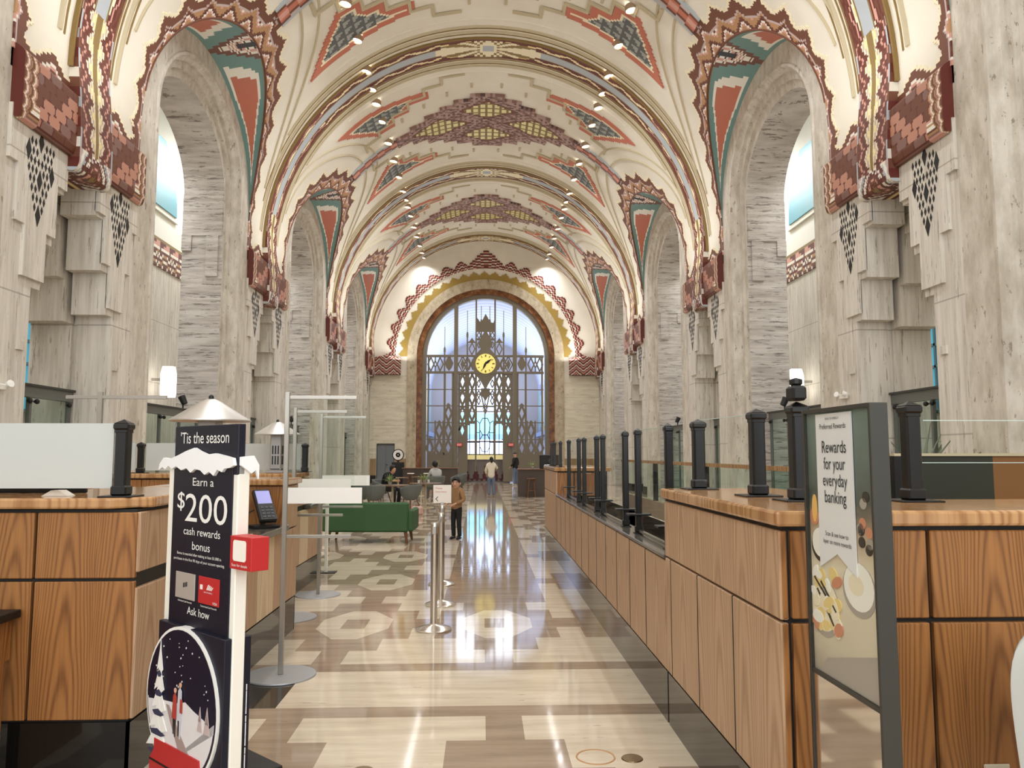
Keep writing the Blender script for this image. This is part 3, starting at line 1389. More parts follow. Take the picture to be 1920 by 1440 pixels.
# wall field
b = MB()
inn = arch2(4.44)
out = [(HX + 8.0, 0.0)]
for k in range(49):
    t = pi * k / 48
    out.append((HX + 8.0 * max(-1, min(1, 1.6 * cos(t))), EZ + 7.5 * min(1, 1.6 * sin(t))))
out.append((HX - 8.0, 0.0))
for i in range(len(inn) - 1):
    hi = 1 if inn[i][1] > 6.02 and inn[i + 1][1] > 6.02 else 0
    b.quad((inn[i][0], YEND, inn[i][1]), (inn[i + 1][0], YEND, inn[i + 1][1]), (out[i + 1][0], YEND, out[i + 1][1]), (out[i][0], YEND, out[i][1]), 0)
b.build('end_wall_field', [M_CREAM], WB)
# stone lower flanks with the doorway cut into the left one
b = MB()
ys0, ys1 = YEND - 0.06, YEND + 0.02
b.box(HX - 6.5, -5.95, ys0, ys1, 0, 6.05)
b.box(-5.95, -4.95, ys0, ys1, 2.2, 6.05)
b.box(-4.95, EC - 4.4, ys0, ys1, 0, 6.05)
b.box(EC + 4.4, HX + 6.5, ys0, ys1, 0, 6.05)
for (x0, x1, z0, z1) in ((-6.0, -4.9, 2.2, 2.5), (-5.8, -5.1, 2.5, 2.85), (-5.65, -5.3, 2.85, 3.2), (5.1, 5.6, 2.9, 3.2), (4.95, 5.8, 2.55, 2.9)):
    b.box(x0, x1, ys0 - 0.025, ys0 + 0.01, z0, z1)
b.build('end_wall_stone', [M_ENDST], WB)
b = MB()
b.box(HX - 6.45, -5.98, ys0 - 0.05, ys0, 0, 0.42)
b.box(-4.92, EC - 4.46, ys0 - 0.05, ys0, 0, 0.42)
b.box(EC + 4.46, HX + 6.45, ys0 - 0.05, ys0, 0, 0.42)
b.build('base_course', [M_BLACK], WB)
b = MB()
b.box(HX - 6.45, -5.98, ys0 - 0.02, ys0, 0.42, 1.35)
b.box(-4.92, EC - 4.46, ys0 - 0.02, ys0, 0.42, 1.35)
b.box(EC + 4.46, HX + 6.45, ys0 - 0.02, ys0, 0.42, 1.35)
b.build('dado', [travertine('brown dado stone', (178, 152, 112), (146, 118, 82), (110, 86, 60), (4, 4, 0.8), 0.4)], WB)


def ring(r0, r1, ya, yb, name, m):
    b = MB()
    o, i = arch2(r1), arch2(r0)
    for lo, hi, yy in ((i, o, ya),):
        b.loft([[(p[0], ya, p[1]) for p in i], [(p[0], ya, p[1]) for p in o], [(p[0], yb, p[1]) for p in o]])
        b.loft([[(p[0], ya, p[1]) for p in i], [(p[0], yb, p[1]) for p in i]])
    return b.build(name, [m], WB, smooth=30)


ring(3.92, 4.46, YEND - 0.12, YEND + 0.1, 'stone_arch', travertine('window arch travertine', (204, 190, 164), (166, 150, 122), (118, 102, 82), (4.0, 4.0, 2.5), 0.45))
ring(3.62, 3.92, YEND + 0.02, YEND + 0.5, 'marble_arch', M_MARBLE)
ring(3.38, 3.64, YEND + 0.12, YEND + 0.5, 'bronze_arch', M_BRONZE)
# gold scalloped band and stepped red arch
c = 0.055
nu = int(pi * 5.2 / c)
EM = [M_GOLD, M_LCREAM, M_DRED, M_BRN, M_PINK, M_WHITE, M_OLIVE]


def pol(i, j, r0, off):
    t = pi * i / nu
    x, z = polar(r0 + j * c, t)
    return (x, YEND - off, z)


def gold(i, j):
    h = 0.27 + 0.24 * floor(tri(i / 12.0) * 4) / 4
    return 0 if (j + 0.5) * c < h else None


paint(nu, 12, lambda i, j: pol(i, j, 4.46, 0.05), gold, back=lambda i, j: pol(i, j, 4.46, 0.0)).build('gold_lace', EM, WB)


def zmask(i, j):
    t = abs(i + 0.5 - nu / 2) * c
    if t < 1.05:
        h = 1.02 - 0.13 * floor(t / 0.15)
    else:
        h = 0.24 + 0.42 * floor(tri((t - 1.05) / 0.86 + 0.1) * 5) / 5
    lo = 0.0
    return lo <= (j + 0.5) * c < h


dm = depth_map(nu, 22, zmask)


def zc_(i, j):
    if (i, j) not in dm:
        return None
    t = abs(i + 0.5 - nu / 2) * c
    top = max([q for q in range(22) if (i, q) in dm] or [0])
    e = dm[(i, j)] if j > 0 else 5
    k = (top - j)
    return [2, 2, 4, 3, 2, 5, 3, 2, 4, 2, 3, 5, 2, 3, 4, 2, 3, 2, 2, 2, 2, 2][min(k, 21)]


paint(nu, 22, lambda i, j: pol(i, j, 5.13, 0.05), zc_, back=lambda i, j: pol(i, j, 5.13, 0.0)).build('zigzag_arch', EM, WB)
# tiled corner blocks with chevrons
for s in (-1, 1):
    nu2, nv2 = 36, 26
    x0 = HX + s * 6.4

    def kp(i, j, off=0.28):
        return (x0 - s * 0.045 * i, YEND - 0.06 - off, 6.08 + 0.045 * j)

    def kc(i, j):
        top = 20 + 5 * floor(tri((i - 18) / 36.0 + 0.5) * 4) / 4
        if j > top:
            return None
        st = int(tri(i / 18.0) * 7)
        return [2, 3, 4, 2, 3, 5, 2][(j - st) % 7]
    paint(nu2, nv2, kp, kc, back=lambda i, j: kp(i, j, 0.0)).build('tiled_corner_block', EM, WB)
# door in the left flank
D = structure(empty('door_1', (-5.45, YEND - 0.055, 0)), 'grey double door in the left flank of the end wall', 'door')
M_DOOR = mat('grey door paint', (118, 124, 128), 0.5)
for k in (0, 1):
    MB().bbox(-0.47 + k * 0.48, -0.005 + k * 0.48, 0, 0.045, 0.0, 2.1, 0.008).build('door_leaf', [M_DOOR], D)
b = MB()
b.box(-0.5, -0.47, -0.03, 0.045, 0, 2.2)
b.box(0.475, 0.5, -0.03, 0.045, 0, 2.2)
b.box(-0.5, 0.5, -0.03, 0.045, 2.12, 2.2)
b.build('door_frame', [mat('dark door frame', (66, 64, 60), 0.5)], D)
MB().box(0.03, 0.12, -0.05, 0.0, 1.0, 1.03).build('door_handle', [M_BLACK], D)

# ------------------------------------------------------------------ great window grille
WG = structure(empty('window_1'), 'great arched end window with a bronze lattice of spires and diamonds', 'window')
YG = YEND + 0.22


_lay = [0]


def layer():
    _lay[0] = (_lay[0] + 1) % 97
    return _lay[0] * 0.0005


def ubar(b, x0, y0, x1, y1, wd, d=0.12, oy=540, th=None):
    """bar between two layout points given in the 1/8 detail drawing"""
    p = eg(800 + x0 / 8.0, oy + y0 / 8.0)
    q = eg(800 + x1 / 8.0, oy + y1 / 8.0)
    L = hypot(q[0] - p[0], q[1] - p[1])
    a = atan2(q[1] - p[1], q[0] - p[0])
    M = Matrix.Translation(((p[0] + q[0]) / 2, YG, (p[1] + q[1]) / 2)) @ Matrix.Rotation(-a, 4, 'Y')
    wm = wd / 8 * 0.0302
    b.cbox(0, 0, 0, L + wm * 0.3, d + layer(), wm, 0, M)


def upoly(b, pts, d=0.1, oy=540, mi=0):
    d += layer()
    b.prism([eg(800 + x / 8.0, oy + y / 8.0) for x, y in pts], YG - d / 2, YG + d / 2, 'y', mi)


def udia(b, cx, cy, hx_, hy_, wd, oy=540):
    P = [(cx - hx_, cy), (cx, cy - hy_), (cx + hx_, cy), (cx, cy + hy_)]
    for k in range(4):
        ubar(b, *P[k], *P[(k + 1) % 4], wd, 0.1, oy)


b = MB()
for x, w_ in ((445, 62), (1335, 62)):
    ubar(b, x, 210, x, 2700, w_, 0.26)
for x, w_, t in ((748, 24, 130), (1035, 24, 130)):
    ubar(b, x, t, x, 2750, w_, 0.14)
for x, t in ((272, 900), (615, 650), (1165, 650), (1505, 900)):
    ubar(b, x, t, x, 2750, 22, 0.12)
for x, t0, t1 in ((272, 560, 930), (615, 310, 700), (1165, 310, 700), (1505, 560, 930), (825, 240, 500), (955, 240, 500)):
    ubar(b, x, t0, x, t1, 9, 0.06)
    upoly(b, [(x - 16, t1 + 20), (x - 16, t1 - 30), (x, t1 - 80), (x + 16, t1 - 30), (x + 16, t1 + 20)])
for y in (1012, 1262):
    ubar(b, 10, y, 1770, y, 34, 0.2)
for x in (30, 1750):
    ubar(b, x, 1000, x, 2750, 26, 0.16)
# crown of spikes over the clock
upoly(b, [(890, 360), (965, 490), (1010, 500), (1030, 430), (1030, 640), (750, 640), (750, 430), (770, 430), (815, 500), (825, 490)])
ubar(b, 825, 480, 825, 760, 26)
ubar(b, 958, 480, 958, 760, 26)
ubar(b, 760, 755, 1030, 755, 34)
upoly(b, [(890, 600), (935, 680), (1000, 830), (960, 900), (1060, 1010), (1115, 1130), (1045, 1280), (960, 1400), (925, 1460), (890, 1540), (855, 1460), (820, 1400), (735, 1280), (665, 1130), (720, 1010), (820, 900), (780, 830), (845, 680)], 0.16)
for cx in (790, 995):
    for cy in (590, 690, 835):
        udia(b, cx, cy, 26, 52, 14)
for cx in (685, 1100):
    udia(b, cx, 900, 44, 90, 16)
    upoly(b, [(cx - 50, 800), (cx, 730), (cx + 50, 800)])
    ubar(b, cx - 66, 800, cx + 66, 800, 20)
# band of diamonds
for cx in (65, 205, 1580, 1715):
    udia(b, cx, 1137, 46, 105, 20)
for cx in (132, 1648):
    udia(b, cx, 1137, 24, 50, 18)
    ubar(b, cx, 1020, cx, 1090, 18)
    ubar(b, cx, 1185, cx, 1255, 18)
for cx in (340, 1440):
    upoly(b, [(cx - 66, 1120), (cx, 990), (cx + 66, 1120), (cx + 40, 1190), (cx, 1240), (cx - 40, 1190)])
for cx in (545, 1237):
    upoly(b, [(cx - 36, 1137), (cx, 1050), (cx + 36, 1137), (cx, 1225)])
    udia(b, cx, 1137, 66, 120, 18)
for cx in (615, 1165):
    udia(b, cx, 1137, 44, 110, 22)
for (xa, xb) in ((640, 700), (1080, 1140)):
    ubar(b, xa, 1060, xb, 1220, 20)
    ubar(b, xa, 1220, xb, 1060, 20)
# lower lattice
for y in (1520, 1768, 2020, 2272):
    ubar(b, 10, y, 640, y, 14)
    ubar(b, 1140, y, 1770, y, 14)
    if y < 2000:
        ubar(b, 640, y, 1140, y, 14)
for cx, ys in ((335, (1880, 2140, 2400)), (1440, (1880, 2140, 2400)), (200, (2140, 2400)), (1580, (2140, 2400)), (60, (2400,)), (1715, (2400,))):
    for cy in ys:
        udia(b, cx, cy, 50, 122, 34)
        upoly(b, [(cx - 34, cy - 125), (cx, cy - 160), (cx + 34, cy - 125), (cx, cy - 90)])
for cx in (545, 1237):
    for cy in (1400, 1640, 1890, 2140):
        udia(b, cx, cy, 44, 122, 34)
        upoly(b, [(cx - 60, cy - 125), (cx + 60, cy - 125), (cx, cy - 60)])
for cx in (690, 1100):
    for cy in (1400, 1640, 1880):
        udia(b, cx, cy, 44, 116, 34)
        upoly(b, [(cx - 30, cy - 120), (cx, cy - 160), (cx + 30, cy - 120), (cx, cy - 80)])
        for s in (-1, 1):
            upoly(b, [(cx + s * 62, cy - 125), (cx + s * 62, cy - 85), (cx + s * 20, cy - 125)])
            upoly(b, [(cx + s * 62, cy + 125), (cx + s * 62, cy + 85), (cx + s * 20, cy + 125)])
    ubar(b, cx - 66, 2015, cx + 66, 2015, 46)
for cx in (790, 995):
    for cy in (1430, 1590, 1690):
        udia(b, cx, cy, 26, 60, 18)
upoly(b, [(820, 1500), (960, 1500), (960, 1580), (890, 1700), (820, 1580)])
ubar(b, 820, 1560, 890, 1880, 22)
ubar(b, 960, 1560, 890, 1880, 22)
udia(b, 890, 1810, 40, 80, 10)
for y in (1940,):
    ubar(b, 760, 1780, 1030, 1780, 16)
for (x0_, x1_, t0, t1) in ((612, 650, 1270, 2060), (730, 765, 1270, 2060), (1022, 1058, 1270, 2060), (1138, 1172, 1270, 2060), (478, 512, 1270, 2900), (580, 618, 1270, 2900), (1162, 1200, 1270, 2900), (1268, 1302, 1270, 2900), (268, 292, 1270, 2900), (384, 414, 1270, 2900), (1366, 1392, 1270, 2900), (1486, 1512, 1270, 2900), (128, 150, 1990, 2900), (246, 268, 1990, 2900), (1512, 1534, 1990, 2900), (1632, 1654, 1990, 2900)):
    upoly(b, [(x0_, t0), (x1_, t0), (x1_, t1), (x0_, t1)], 0.09)
# side solid panels and the lower bronze wall
upoly(b, [(480, 2160), (545, 2250), (600, 2160), (600, 2900), (480, 2900)])
upoly(b, [(1180, 2160), (1237, 2250), (1300, 2160), (1300, 2900), (1180, 2900)])
for (xa, xb) in ((20, 420), (1360, 1760)):
    upoly(b, [(xa, 2490), (xb, 2490), (xb, 2990), (xa, 2990)], 0.08)
    for k in range(3):
        x = xa + (xb - xa) * (k + 0.5) / 3
        upoly(b, [(x - 66, 2500), (x - 30, 2440), (x, 2500), (x + 30, 2440), (x + 66, 2500)])
b.build('lattice', [M_BRONZE], WG)
# thin leaded panes in the middle
b = MB()
for x in (650, 805, 955, 1100):
    pass
for cy in (2080, 2330):
    P = [(850, cy - 205 + 80), (925, cy - 205 + 80), (958, cy - 50), (958, cy + 50), (925, cy + 125), (850, cy + 125), (808, cy + 50), (808, cy - 50)]
    for k in range(8):
        ubar(b, *P[k], *P[(k + 1) % 8], 11, 0.05)
for (x0, y0_, x1, y1_) in ((808, 2030, 760, 1990), (955, 2030, 1010, 1990), (760, 2170, 808, 2170), (955, 2170, 1020, 2170), (610, 2316, 808, 2316), (955, 2316, 1180, 2316), (655, 2040, 655, 2500), (1100, 2040, 1100, 2500), (760, 2000, 760, 2500), (1018, 2000, 1018, 2500), (808, 2460, 808, 2500), (955, 2460, 955, 2500), (570, 2498, 1185, 2498), (808, 2080, 808, 2460), (955, 2080, 955, 2460)):
    ubar(b, x0, y0_, x1, y1_, 11, 0.05)
b.build('leading', [M_BLACK], WG)
b = MB()
pr = arch2(3.4, 40, 1.4)
b.prism([(p[0], p[1]) for p in pr], YG + 0.09, YG + 0.11, 'y')
b.build('glass_pane', [G_CLEAR], WG)

# clock on the lattice
cx_, cz_ = eg(911.5, 681)
CK = tag(empty('clock', (cx_, YG - 0.1, cz_)), 'round yellow clock with black hands on the end window lattice', 'clock')
MB().lathe([(0.0, 0.03), (0.40, 0.03), (0.57, 0.025), (0.57, -0.02), (0.0, -0.02)], 40, (0, 0, 0), 0, Matrix.Rotation(pi / 2, 4, 'X')).build('dial', [mat('yellow dial', (246, 228, 120), 0.4, 0, 0.4, 0.4, (252, 234, 140))], CK)
for k in range(12):
    M = Matrix.Rotation(2 * pi * k / 12, 4, 'Y')
    b = MB().cbox(0, -0.035, 0.45, 0.045 if k % 3 else 0.08, 0.012, 0.13, 0, M)
    b.build('hour_mark', [mat('dark gold mark', (128, 104, 40), 0.5)], CK)
b = MB()
M = Matrix.Rotation(radians(52), 4, 'Y')
b.prism([(-0.04, -0.1), (0.04, -0.1), (0.075, 0.18), (0.0, 0.47), (-0.075, 0.18)], -0.055, -0.045, 'y', 0, M)
b.build('minute_hand', [M_BLACK], CK)
b = MB()
M = Matrix.Rotation(radians(205), 4, 'Y')
b.prism([(-0.05, -0.1), (0.05, -0.1), (0.06, 0.15), (0.0, 0.42), (-0.06, 0.15)], -0.07, -0.06, 'y', 0, M)
b.build('hour_hand', [M_BLACK], CK)

# ------------------------------------------------------------------ lobby beyond the window
LB = structure(empty('wall_beyond'), 'pale banded barrel vault and bright far window seen through the great window', 'wall')
q = NT('banded pale vault', 0.6, 0.3)
sp_ = q.n('ShaderNodeSeparateXYZ')
q.l(q.geo.outputs['Position'], sp_.inputs[0])
f1 = q.math('LESS_THAN', q.math('FRACT', q.math('MULTIPLY', sp_.outputs[1], 1.1)), 0.34)
c1 = q.mix(q.noise(q.pos((0.25, 0.25, 0.4)), 1.0, 2), (196, 212, 240), (214, 212, 240))
c1 = q.mix(q.math('MULTIPLY', f1, 0.8), c1, (236, 240, 248))
q.color(c1)
M_BAND = q.m
b = MB()
n = 28
b.loft([[(EC + 4.3 * cos(pi * k / n), y, 6.6 + 4.1 * sin(pi * k / n)) for k in range(n + 1)] for y in (YEND + 0.6, 62.0)])
b.build('vault', [M_BAND], LB, smooth=40)
b = MB()
for s in (-1, 1):
    b.quad((EC + s * 4.3, YEND + 0.6, 0), (EC + s * 4.3, 62, 0), (EC + s * 4.3, 62, 6.6), (EC + s * 4.3, YEND + 0.6, 6.6))
b.build('side_wall', [mat('lavender wall', (206, 206, 218), 0.6)], LB)
b = MB()
PAST = [mat('pastel green', (150, 196, 176), 0.6), mat('pastel yellow', (232, 216, 164), 0.6), mat('pastel orange', (230, 184, 148), 0.6), mat('pastel blue', (158, 172, 214), 0.6), mat('dusky pink', (170, 132, 132), 0.6)]
for s in (-1, 1):
    for k in range(14):
        y = 46 + k * 1.05
        z0_ = 3.2 + 0.2 * (k % 3)
        xs = sorted((EC + s * 4.28, EC + s * 4.2))
        b.box(xs[0], xs[1], y, y + 0.55, z0_, 6.9 - 0.3 * (k % 4), (k * 2 + (k // 3)) % 5)
    xs = sorted((EC + s * 4.3, EC + s * 3.95))
    b.box(xs[0], xs[1], 45, 61.5, 2.9, 3.2, 3)
b.build('pastel_mural', PAST, LB)
M_DAY = mat('bright daylight window', (225, 240, 250), 0.4, 0, 0.2, 3.3, (188, 208, 255))
M_DAYT = mat('teal daylight', (130, 205, 215), 0.4, 0, 0.2, 1.9, (150, 212, 236))
M_DAYB = mat('blue daylight', (110, 150, 205), 0.4, 0, 0.2, 2.0, (130, 165, 225))
b = MB()
b.quad((EC - 4.3, 62, 0), (EC - 2.3, 62, 0), (EC - 2.3, 62, 10.8), (EC - 4.3, 62, 10.8))
b.quad((EC + 2.3, 62, 0), (EC + 4.3, 62, 0), (EC + 4.3, 62, 10.8), (EC + 2.3, 62, 10.8))
b.quad((EC - 2.3, 62, 8.2), (EC + 2.3, 62, 8.2), (EC + 2.3, 62, 10.8), (EC - 2.3, 62, 10.8))
b.quad((EC - 2.3, 62, 0), (EC + 2.3, 62, 0), (EC + 2.3, 62, 0.9), (EC - 2.3, 62, 0.9))
b.build('far_wall', [mat('far wall paint', (190, 186, 190), 0.6)], LB)
b = MB()
zs = [0.9, 1.25, 1.6, 2.6, 2.75, 3.2, 3.5, 4.9, 6.2, 8.2]
for k in range(len(zs) - 1):
    mi = [0, 2, 0, 0, 2, 1, 1, 0, 0][k]
    b.quad((EC - 2.3, 62.02, zs[k]), (EC + 2.3, 62.02, zs[k]), (EC + 2.3, 62.02, zs[k + 1]), (EC - 2.3, 62.02, zs[k + 1]), mi)
b.build('far_window', [M_DAY, M_DAYT, M_DAYB], LB)
b = MB()
for k in range(7):
    x = EC - 2.3 + 4.6 * k / 6
    b.box(x - 0.05, x + 0.05, 61.9, 62.0, 0.9, 8.2)
for z in (2.6, 5.0, 6.4):
    b.box(EC - 2.3, EC + 2.3, 61.9, 62.0, z - 0.05, z + 0.05)
b.build('far_window_frame', [M_BRONZE], LB)
# low wall with maroon stepped motif below the window
b = MB()
b.box(EC - 1.42, EC + 1.42, YEND + 1.2, YEND + 1.4, 0.0, 1.25)
b.box(EC - 1.5, EC + 1.5, YEND + 1.15, YEND + 1.45, 1.25, 1.3)
b.build('parapet', [mat('mauve grey stone', (150, 140, 134), 0.5)], LB)
b = MB()
for k in range(5):
    x = EC - 1.1 + k * 0.55
    for (w_, z0_, z1_) in ((0.34, 0.2, 0.45), (0.22, 0.45, 0.62), (0.1, 0.62, 0.95)):
        b.box(x - w_ / 2, x + w_ / 2, YEND + 1.17, YEND + 1.2, z0_, z1_)
for k in range(20):
    x = EC - 1.4 + k * 0.14
    b.box(x, x + 0.14, YEND + 1.17, YEND + 1.2, 0.08 + 0.08 * (k % 2), 0.2)
b.build('stepped_motif', [mat('maroon motif', (96, 30, 40), 0.5)], LB)
b = MB()
b.box(EC - 1.45, EC + 1.45, YEND + 1.5, YEND + 1.7, 1.3, 1.62)
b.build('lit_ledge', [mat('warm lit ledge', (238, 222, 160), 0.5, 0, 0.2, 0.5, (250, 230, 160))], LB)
# ================================================================== COUNTERS
M_REVEAL = mat('black reveal', (10, 9, 8), 0.5)
M_SILL = mat('dark stone sill', (92, 88, 80), 0.12)
M_LPL = mat('black granite plinth', (20, 19, 17), 0.06)


def panel(root, x0, x1, y0, y1, z0, z1, m, name='panel'):
    b = MB().bbox(x0, x1, y0, y1, z0, z1, 0.004)
    return b.build(name, [m], root)


def worktop(root, pts, z0, z1, m=None):
    b = MB()
    n = len(pts)
    cx = sum(p[0] for p in pts) / n
    cy = sum(p[1] for p in pts) / n
    b.prism(pts, z0, z1)
    o = b.build('worktop', [m or M_OAKT], root)
    bv = o.modifiers.new('edge', 'BEVEL')
    bv.width = 0.012
    bv.segments = 2
    return o


def carcass(root, x0, x1, y0, y1, z0, z1, name='carcass'):
    return MB().box(x0, x1, y0, y1, z0, z1).build(name, [M_REVEAL], root)


# --- right, near high block (L shaped)
XR, YF = 1.15, 2.97
C = tag(empty('reception_counter', (0, 0, 0)), 'tall L-shaped oak reception counter at the right with black joints between its panels', 'counter')
carcass(C, XR + 0.012, 1.80, YF + 0.012, 4.83, 0.02, 1.37)
carcass(C, 1.80, 4.4, YF + 0.012, 3.62, 0.02, 1.37)
panel(C, XR, XR + 0.3, YF - 0.0, YF + 0.02, 0.0, 0.30, M_LPL, 'plinth')
panel(C, XR + 0.3, 4.4, YF, YF + 0.02, 0.0, 0.30, M_LPL, 'plinth')
MB().box(XR - 0.004, XR + 0.02, YF, 4.83, 0.0, 0.305).build('plinth', [M_PLINTH], C)
xs = [XR - 0.004, XR + 0.026, 1.725, 2.30, 2.87, 3.44, 4.01, 4.4]
for k in range(len(xs) - 1):
    m = M_OAKW
    g = 0.0 if k == 0 else 0.008
    panel(C, xs[k] + g, xs[k + 1] - 0.008, YF - 0.012, YF + 0.02, 0.32, 1.002, m)
    panel(C, xs[k] + g, xs[k + 1] - 0.008, YF - 0.012, YF + 0.02, 1.02, 1.352, m)
ys = [YF - 0.01, 3.54, 4.12, 4.70, 4.835]
for k in range(len(ys) - 1):
    panel(C, XR - 0.012, XR + 0.02, ys[k] + 0.004, ys[k + 1] - 0.004, 0.32, 1.004, M_OAKP, 'side_panel')
    if k < 3:
        MB().box(XR - 0.013, XR, ys[k + 1] - 0.004, ys[k + 1] + 0.004, 0.32, 1.004).build('reveal_strip', [M_REVEAL], C)
ys = [YF - 0.01, 3.22, 3.48, 3.82, 4.15, 4.5, 4.835]
for k in range(len(ys) - 1):
    panel(C, XR - 0.012, XR + 0.02, ys[k] + 0.0015, ys[k + 1] - 0.0015, 1.016, 1.352, M_OAKP, 'side_panel')
worktop(C, [(1.12, 2.93), (4.45, 2.93), (4.45, 3.66), (1.85, 3.66), (1.85, 4.86), (1.12, 4.86)], 1.37, 1.43)
# --- right, long low teller counter
C = tag(empty('teller_counter', (0, 0, 0)), 'long low teller counter of pale oak boards with dark sill, right of aisle', 'counter')
carcass(C, XR + 0.014, 1.75, 4.86, 12.05, 0.02, 0.99)
MB().box(XR - 0.004, XR + 0.02, 4.86, 12.05, 0.0, 0.305).build('plinth', [M_PLINTH], C)
y = 4.845
k = 0
while y < 12.0:
    y2 = min(y + 0.585, 12.05)
    panel(C, XR - 0.012, XR + 0.02, y + 0.006, y2 - 0.006, 0.32, 0.985, M_OAKP, 'board')
    MB().box(XR - 0.0135, XR, y2 - 0.006, y2 + 0.006, 0.32, 0.985).build('reveal_strip', [M_REVEAL], C)
    y = y2
MB().bbox(XR - 0.02, XR + 0.17, 4.84, 12.05, 0.995, 1.02, 0.004).build('sill', [M_SILL], C)
MB().bbox(XR + 0.17, 1.78, 4.87, 12.05, 0.955, 0.99, 0.004).build('desk_surface', [mat('pale desk top', (206, 200, 186), 0.08)], C)
# --- right, far high block
C = tag(empty('counter_block', (0, 0, 0)), 'tall oak counter block at the far end of the teller counter', 'counter')
carcass(C, XR + 0.014, 1.95, 12.08, 14.18, 0.02, 1.37)
MB().box(XR - 0.004, XR + 0.02, 12.06, 14.2, 0.0, 0.305).build('plinth', [M_PLINTH], C)
for k in range(4):
    ya = 12.06 + k * 0.535
    panel(C, XR - 0.012, XR + 0.02, ya + 0.005, ya + 0.53, 0.32, 1.004, M_OAKP, 'board')
    panel(C, XR - 0.012, XR + 0.02, ya + 0.005, ya + 0.53, 1.016, 1.36, M_OAKP, 'board')
panel(C, XR + 0.02, 1.42, 12.06, 12.08, 0.99, 1.35, M_OAKW)
panel(C, 1.435, 1.8, 12.06, 12.08, 0.99, 1.35, M_OAKW)
worktop(C, [(1.12, 12.03), (2.0, 12.03), (2.0, 14.23), (1.12, 14.23)], 1.37, 1.43)

# --- left counter: front block, ledge, end block
XL, YL = -1.78, 4.1
C = tag(empty('banking_counter', (0, 0, 0)), 'tall warm oak banking counter at the left with black joints and a black plinth', 'counter')
carcass(C, -5.2, XL - 0.014, YL + 0.014, 4.75, 0.02, 1.36)
carcass(C, -2.5, XL - 0.014, 4.76, 5.4, 0.02, 1.36)
MB().box(-5.2, XL, YL, YL + 0.02, 0, 0.295).build('plinth', [M_LPL], C)
MB().box(XL - 0.02, XL + 0.002, YL, 5.42, 0, 0.295).build('plinth', [M_PLINTH], C)
xs = [XL, -2.295, -2.81, -3.33, -3.85, -4.37, -4.9]
for k in range(len(xs) - 1):
    panel(C, xs[k + 1] + 0.008, xs[k] - 0.006, YL - 0.01, YL + 0.02, 0.31, 0.995, M_OAKW)
    panel(C, xs[k + 1] + 0.008, xs[k] - 0.006, YL - 0.01, YL + 0.02, 1.012, 1.345, M_OAKW)
for (ya, yb) in ((YL + 0.004, 4.55), (4.556, 4.98), (4.986, 5.42)):
    panel(C, XL - 0.02, XL + 0.01, ya, yb, 0.31, 0.96, M_OAKP, 'side_panel')
    panel(C, XL - 0.02, XL + 0.01, ya, yb, 1.04, 1.345, M_OAKP, 'side_panel')
worktop(C, [(-5.2, 4.06), (-1.92, 4.06), (-1.74, 4.2), (-1.74, 5.45), (-2.55, 5.45), (-2.55, 4.78), (-5.2, 4.78)], 1.365, 1.42)
C = tag(empty('service_ledge', (0, 0, 0)), 'left service counter of alternating ash and oak boards with a dark ledge', 'counter')
carcass(C, -2.3, XL - 0.014, 5.45, 7.5, 0.02, 0.96)
MB().box(XL - 0.02, XL + 0.002, 5.44, 7.52, 0, 0.305).build('plinth', [M_PLINTH], C)
MB().box(-2.3, XL + 0.002, 7.5, 7.52, 0, 0.305).build('plinth', [M_LPL], C)
for k, (ya, yb) in enumerate(((5.44, 5.78), (5.78, 6.25), (6.25, 6.72), (6.72, 7.1), (7.1, 7.52))):
    panel(C, XL - 0.02, XL + 0.01, ya + 0.002, yb - 0.002, 0.32, 0.955, [M_OAKL, M_OAKP, M_OAKL, M_OAKP, M_OAKP][k], 'board')
MB().bbox(-2.3, XL + 0.06, 5.46, 7.0, 0.965, 1.02, 0.006).build('ledge', [M_SILL], C)
# privacy block behind the ledge, end block with worktop
panel(C, -2.32, -2.28, 5.48, 6.95, 1.02, 1.35, M_OAKP, 'back_panel')
panel(C, -2.3, XL + 0.008, 7.0, 7.52, 0.965, 1.36, M_OAKW, 'end_block')
panel(C, XL - 0.01, XL + 0.012, 7.02, 7.5, 0.97, 1.355, M_OAKP, 'side_panel')
worktop(C, [(-2.36, 5.5), (-2.2, 5.5), (-2.2, 6.96), (-1.74, 6.96), (-1.74, 7.56), (-2.36, 7.56)], 1.365, 1.42)
# second left counter, set back
C = tag(empty('rear_banking_counter', (0, 0, 0)), 'second left banking counter of ash and oak boards, set back behind the first', 'counter')
carcass(C, -5.0, -2.22, 9.02, 9.7, 0.02, 1.36)
carcass(C, -2.8, -2.22, 9.7, 10.74, 0.02, 0.96)
MB().box(-2.22, -2.2, 9.0, 10.75, 0, 0.305).build('plinth', [M_PLINTH], C)
for k in range(4):
    ya = 9.0 + k * 0.4375
    panel(C, -2.225, -2.19, ya + 0.002, ya + 0.4355, 0.32, 0.955, [M_OAKP, M_OAKL, M_OAKP, M_OAKP][k], 'board')
    if k < 2:
        panel(C, -2.225, -2.19, ya + 0.002, ya + 0.4355, 1.02, 1.355, M_OAKP, 'board')
for k in range(5):
    panel(C, -5.0 + k * 0.556, -4.45 + k * 0.556, 8.99, 9.02, 0.3, 0.99, M_OAKW)
    panel(C, -5.0 + k * 0.556, -4.45 + k * 0.556, 8.99, 9.02, 1.01, 1.35, M_OAKW)
MB().bbox(-2.8, -2.14, 9.75, 10.78, 0.965, 1.01, 0.006).build('ledge', [M_SILL], C)
worktop(C, [(-5.0, 8.96), (-2.16, 8.96), (-2.16, 9.74), (-5.0, 9.74)], 1.365, 1.42)

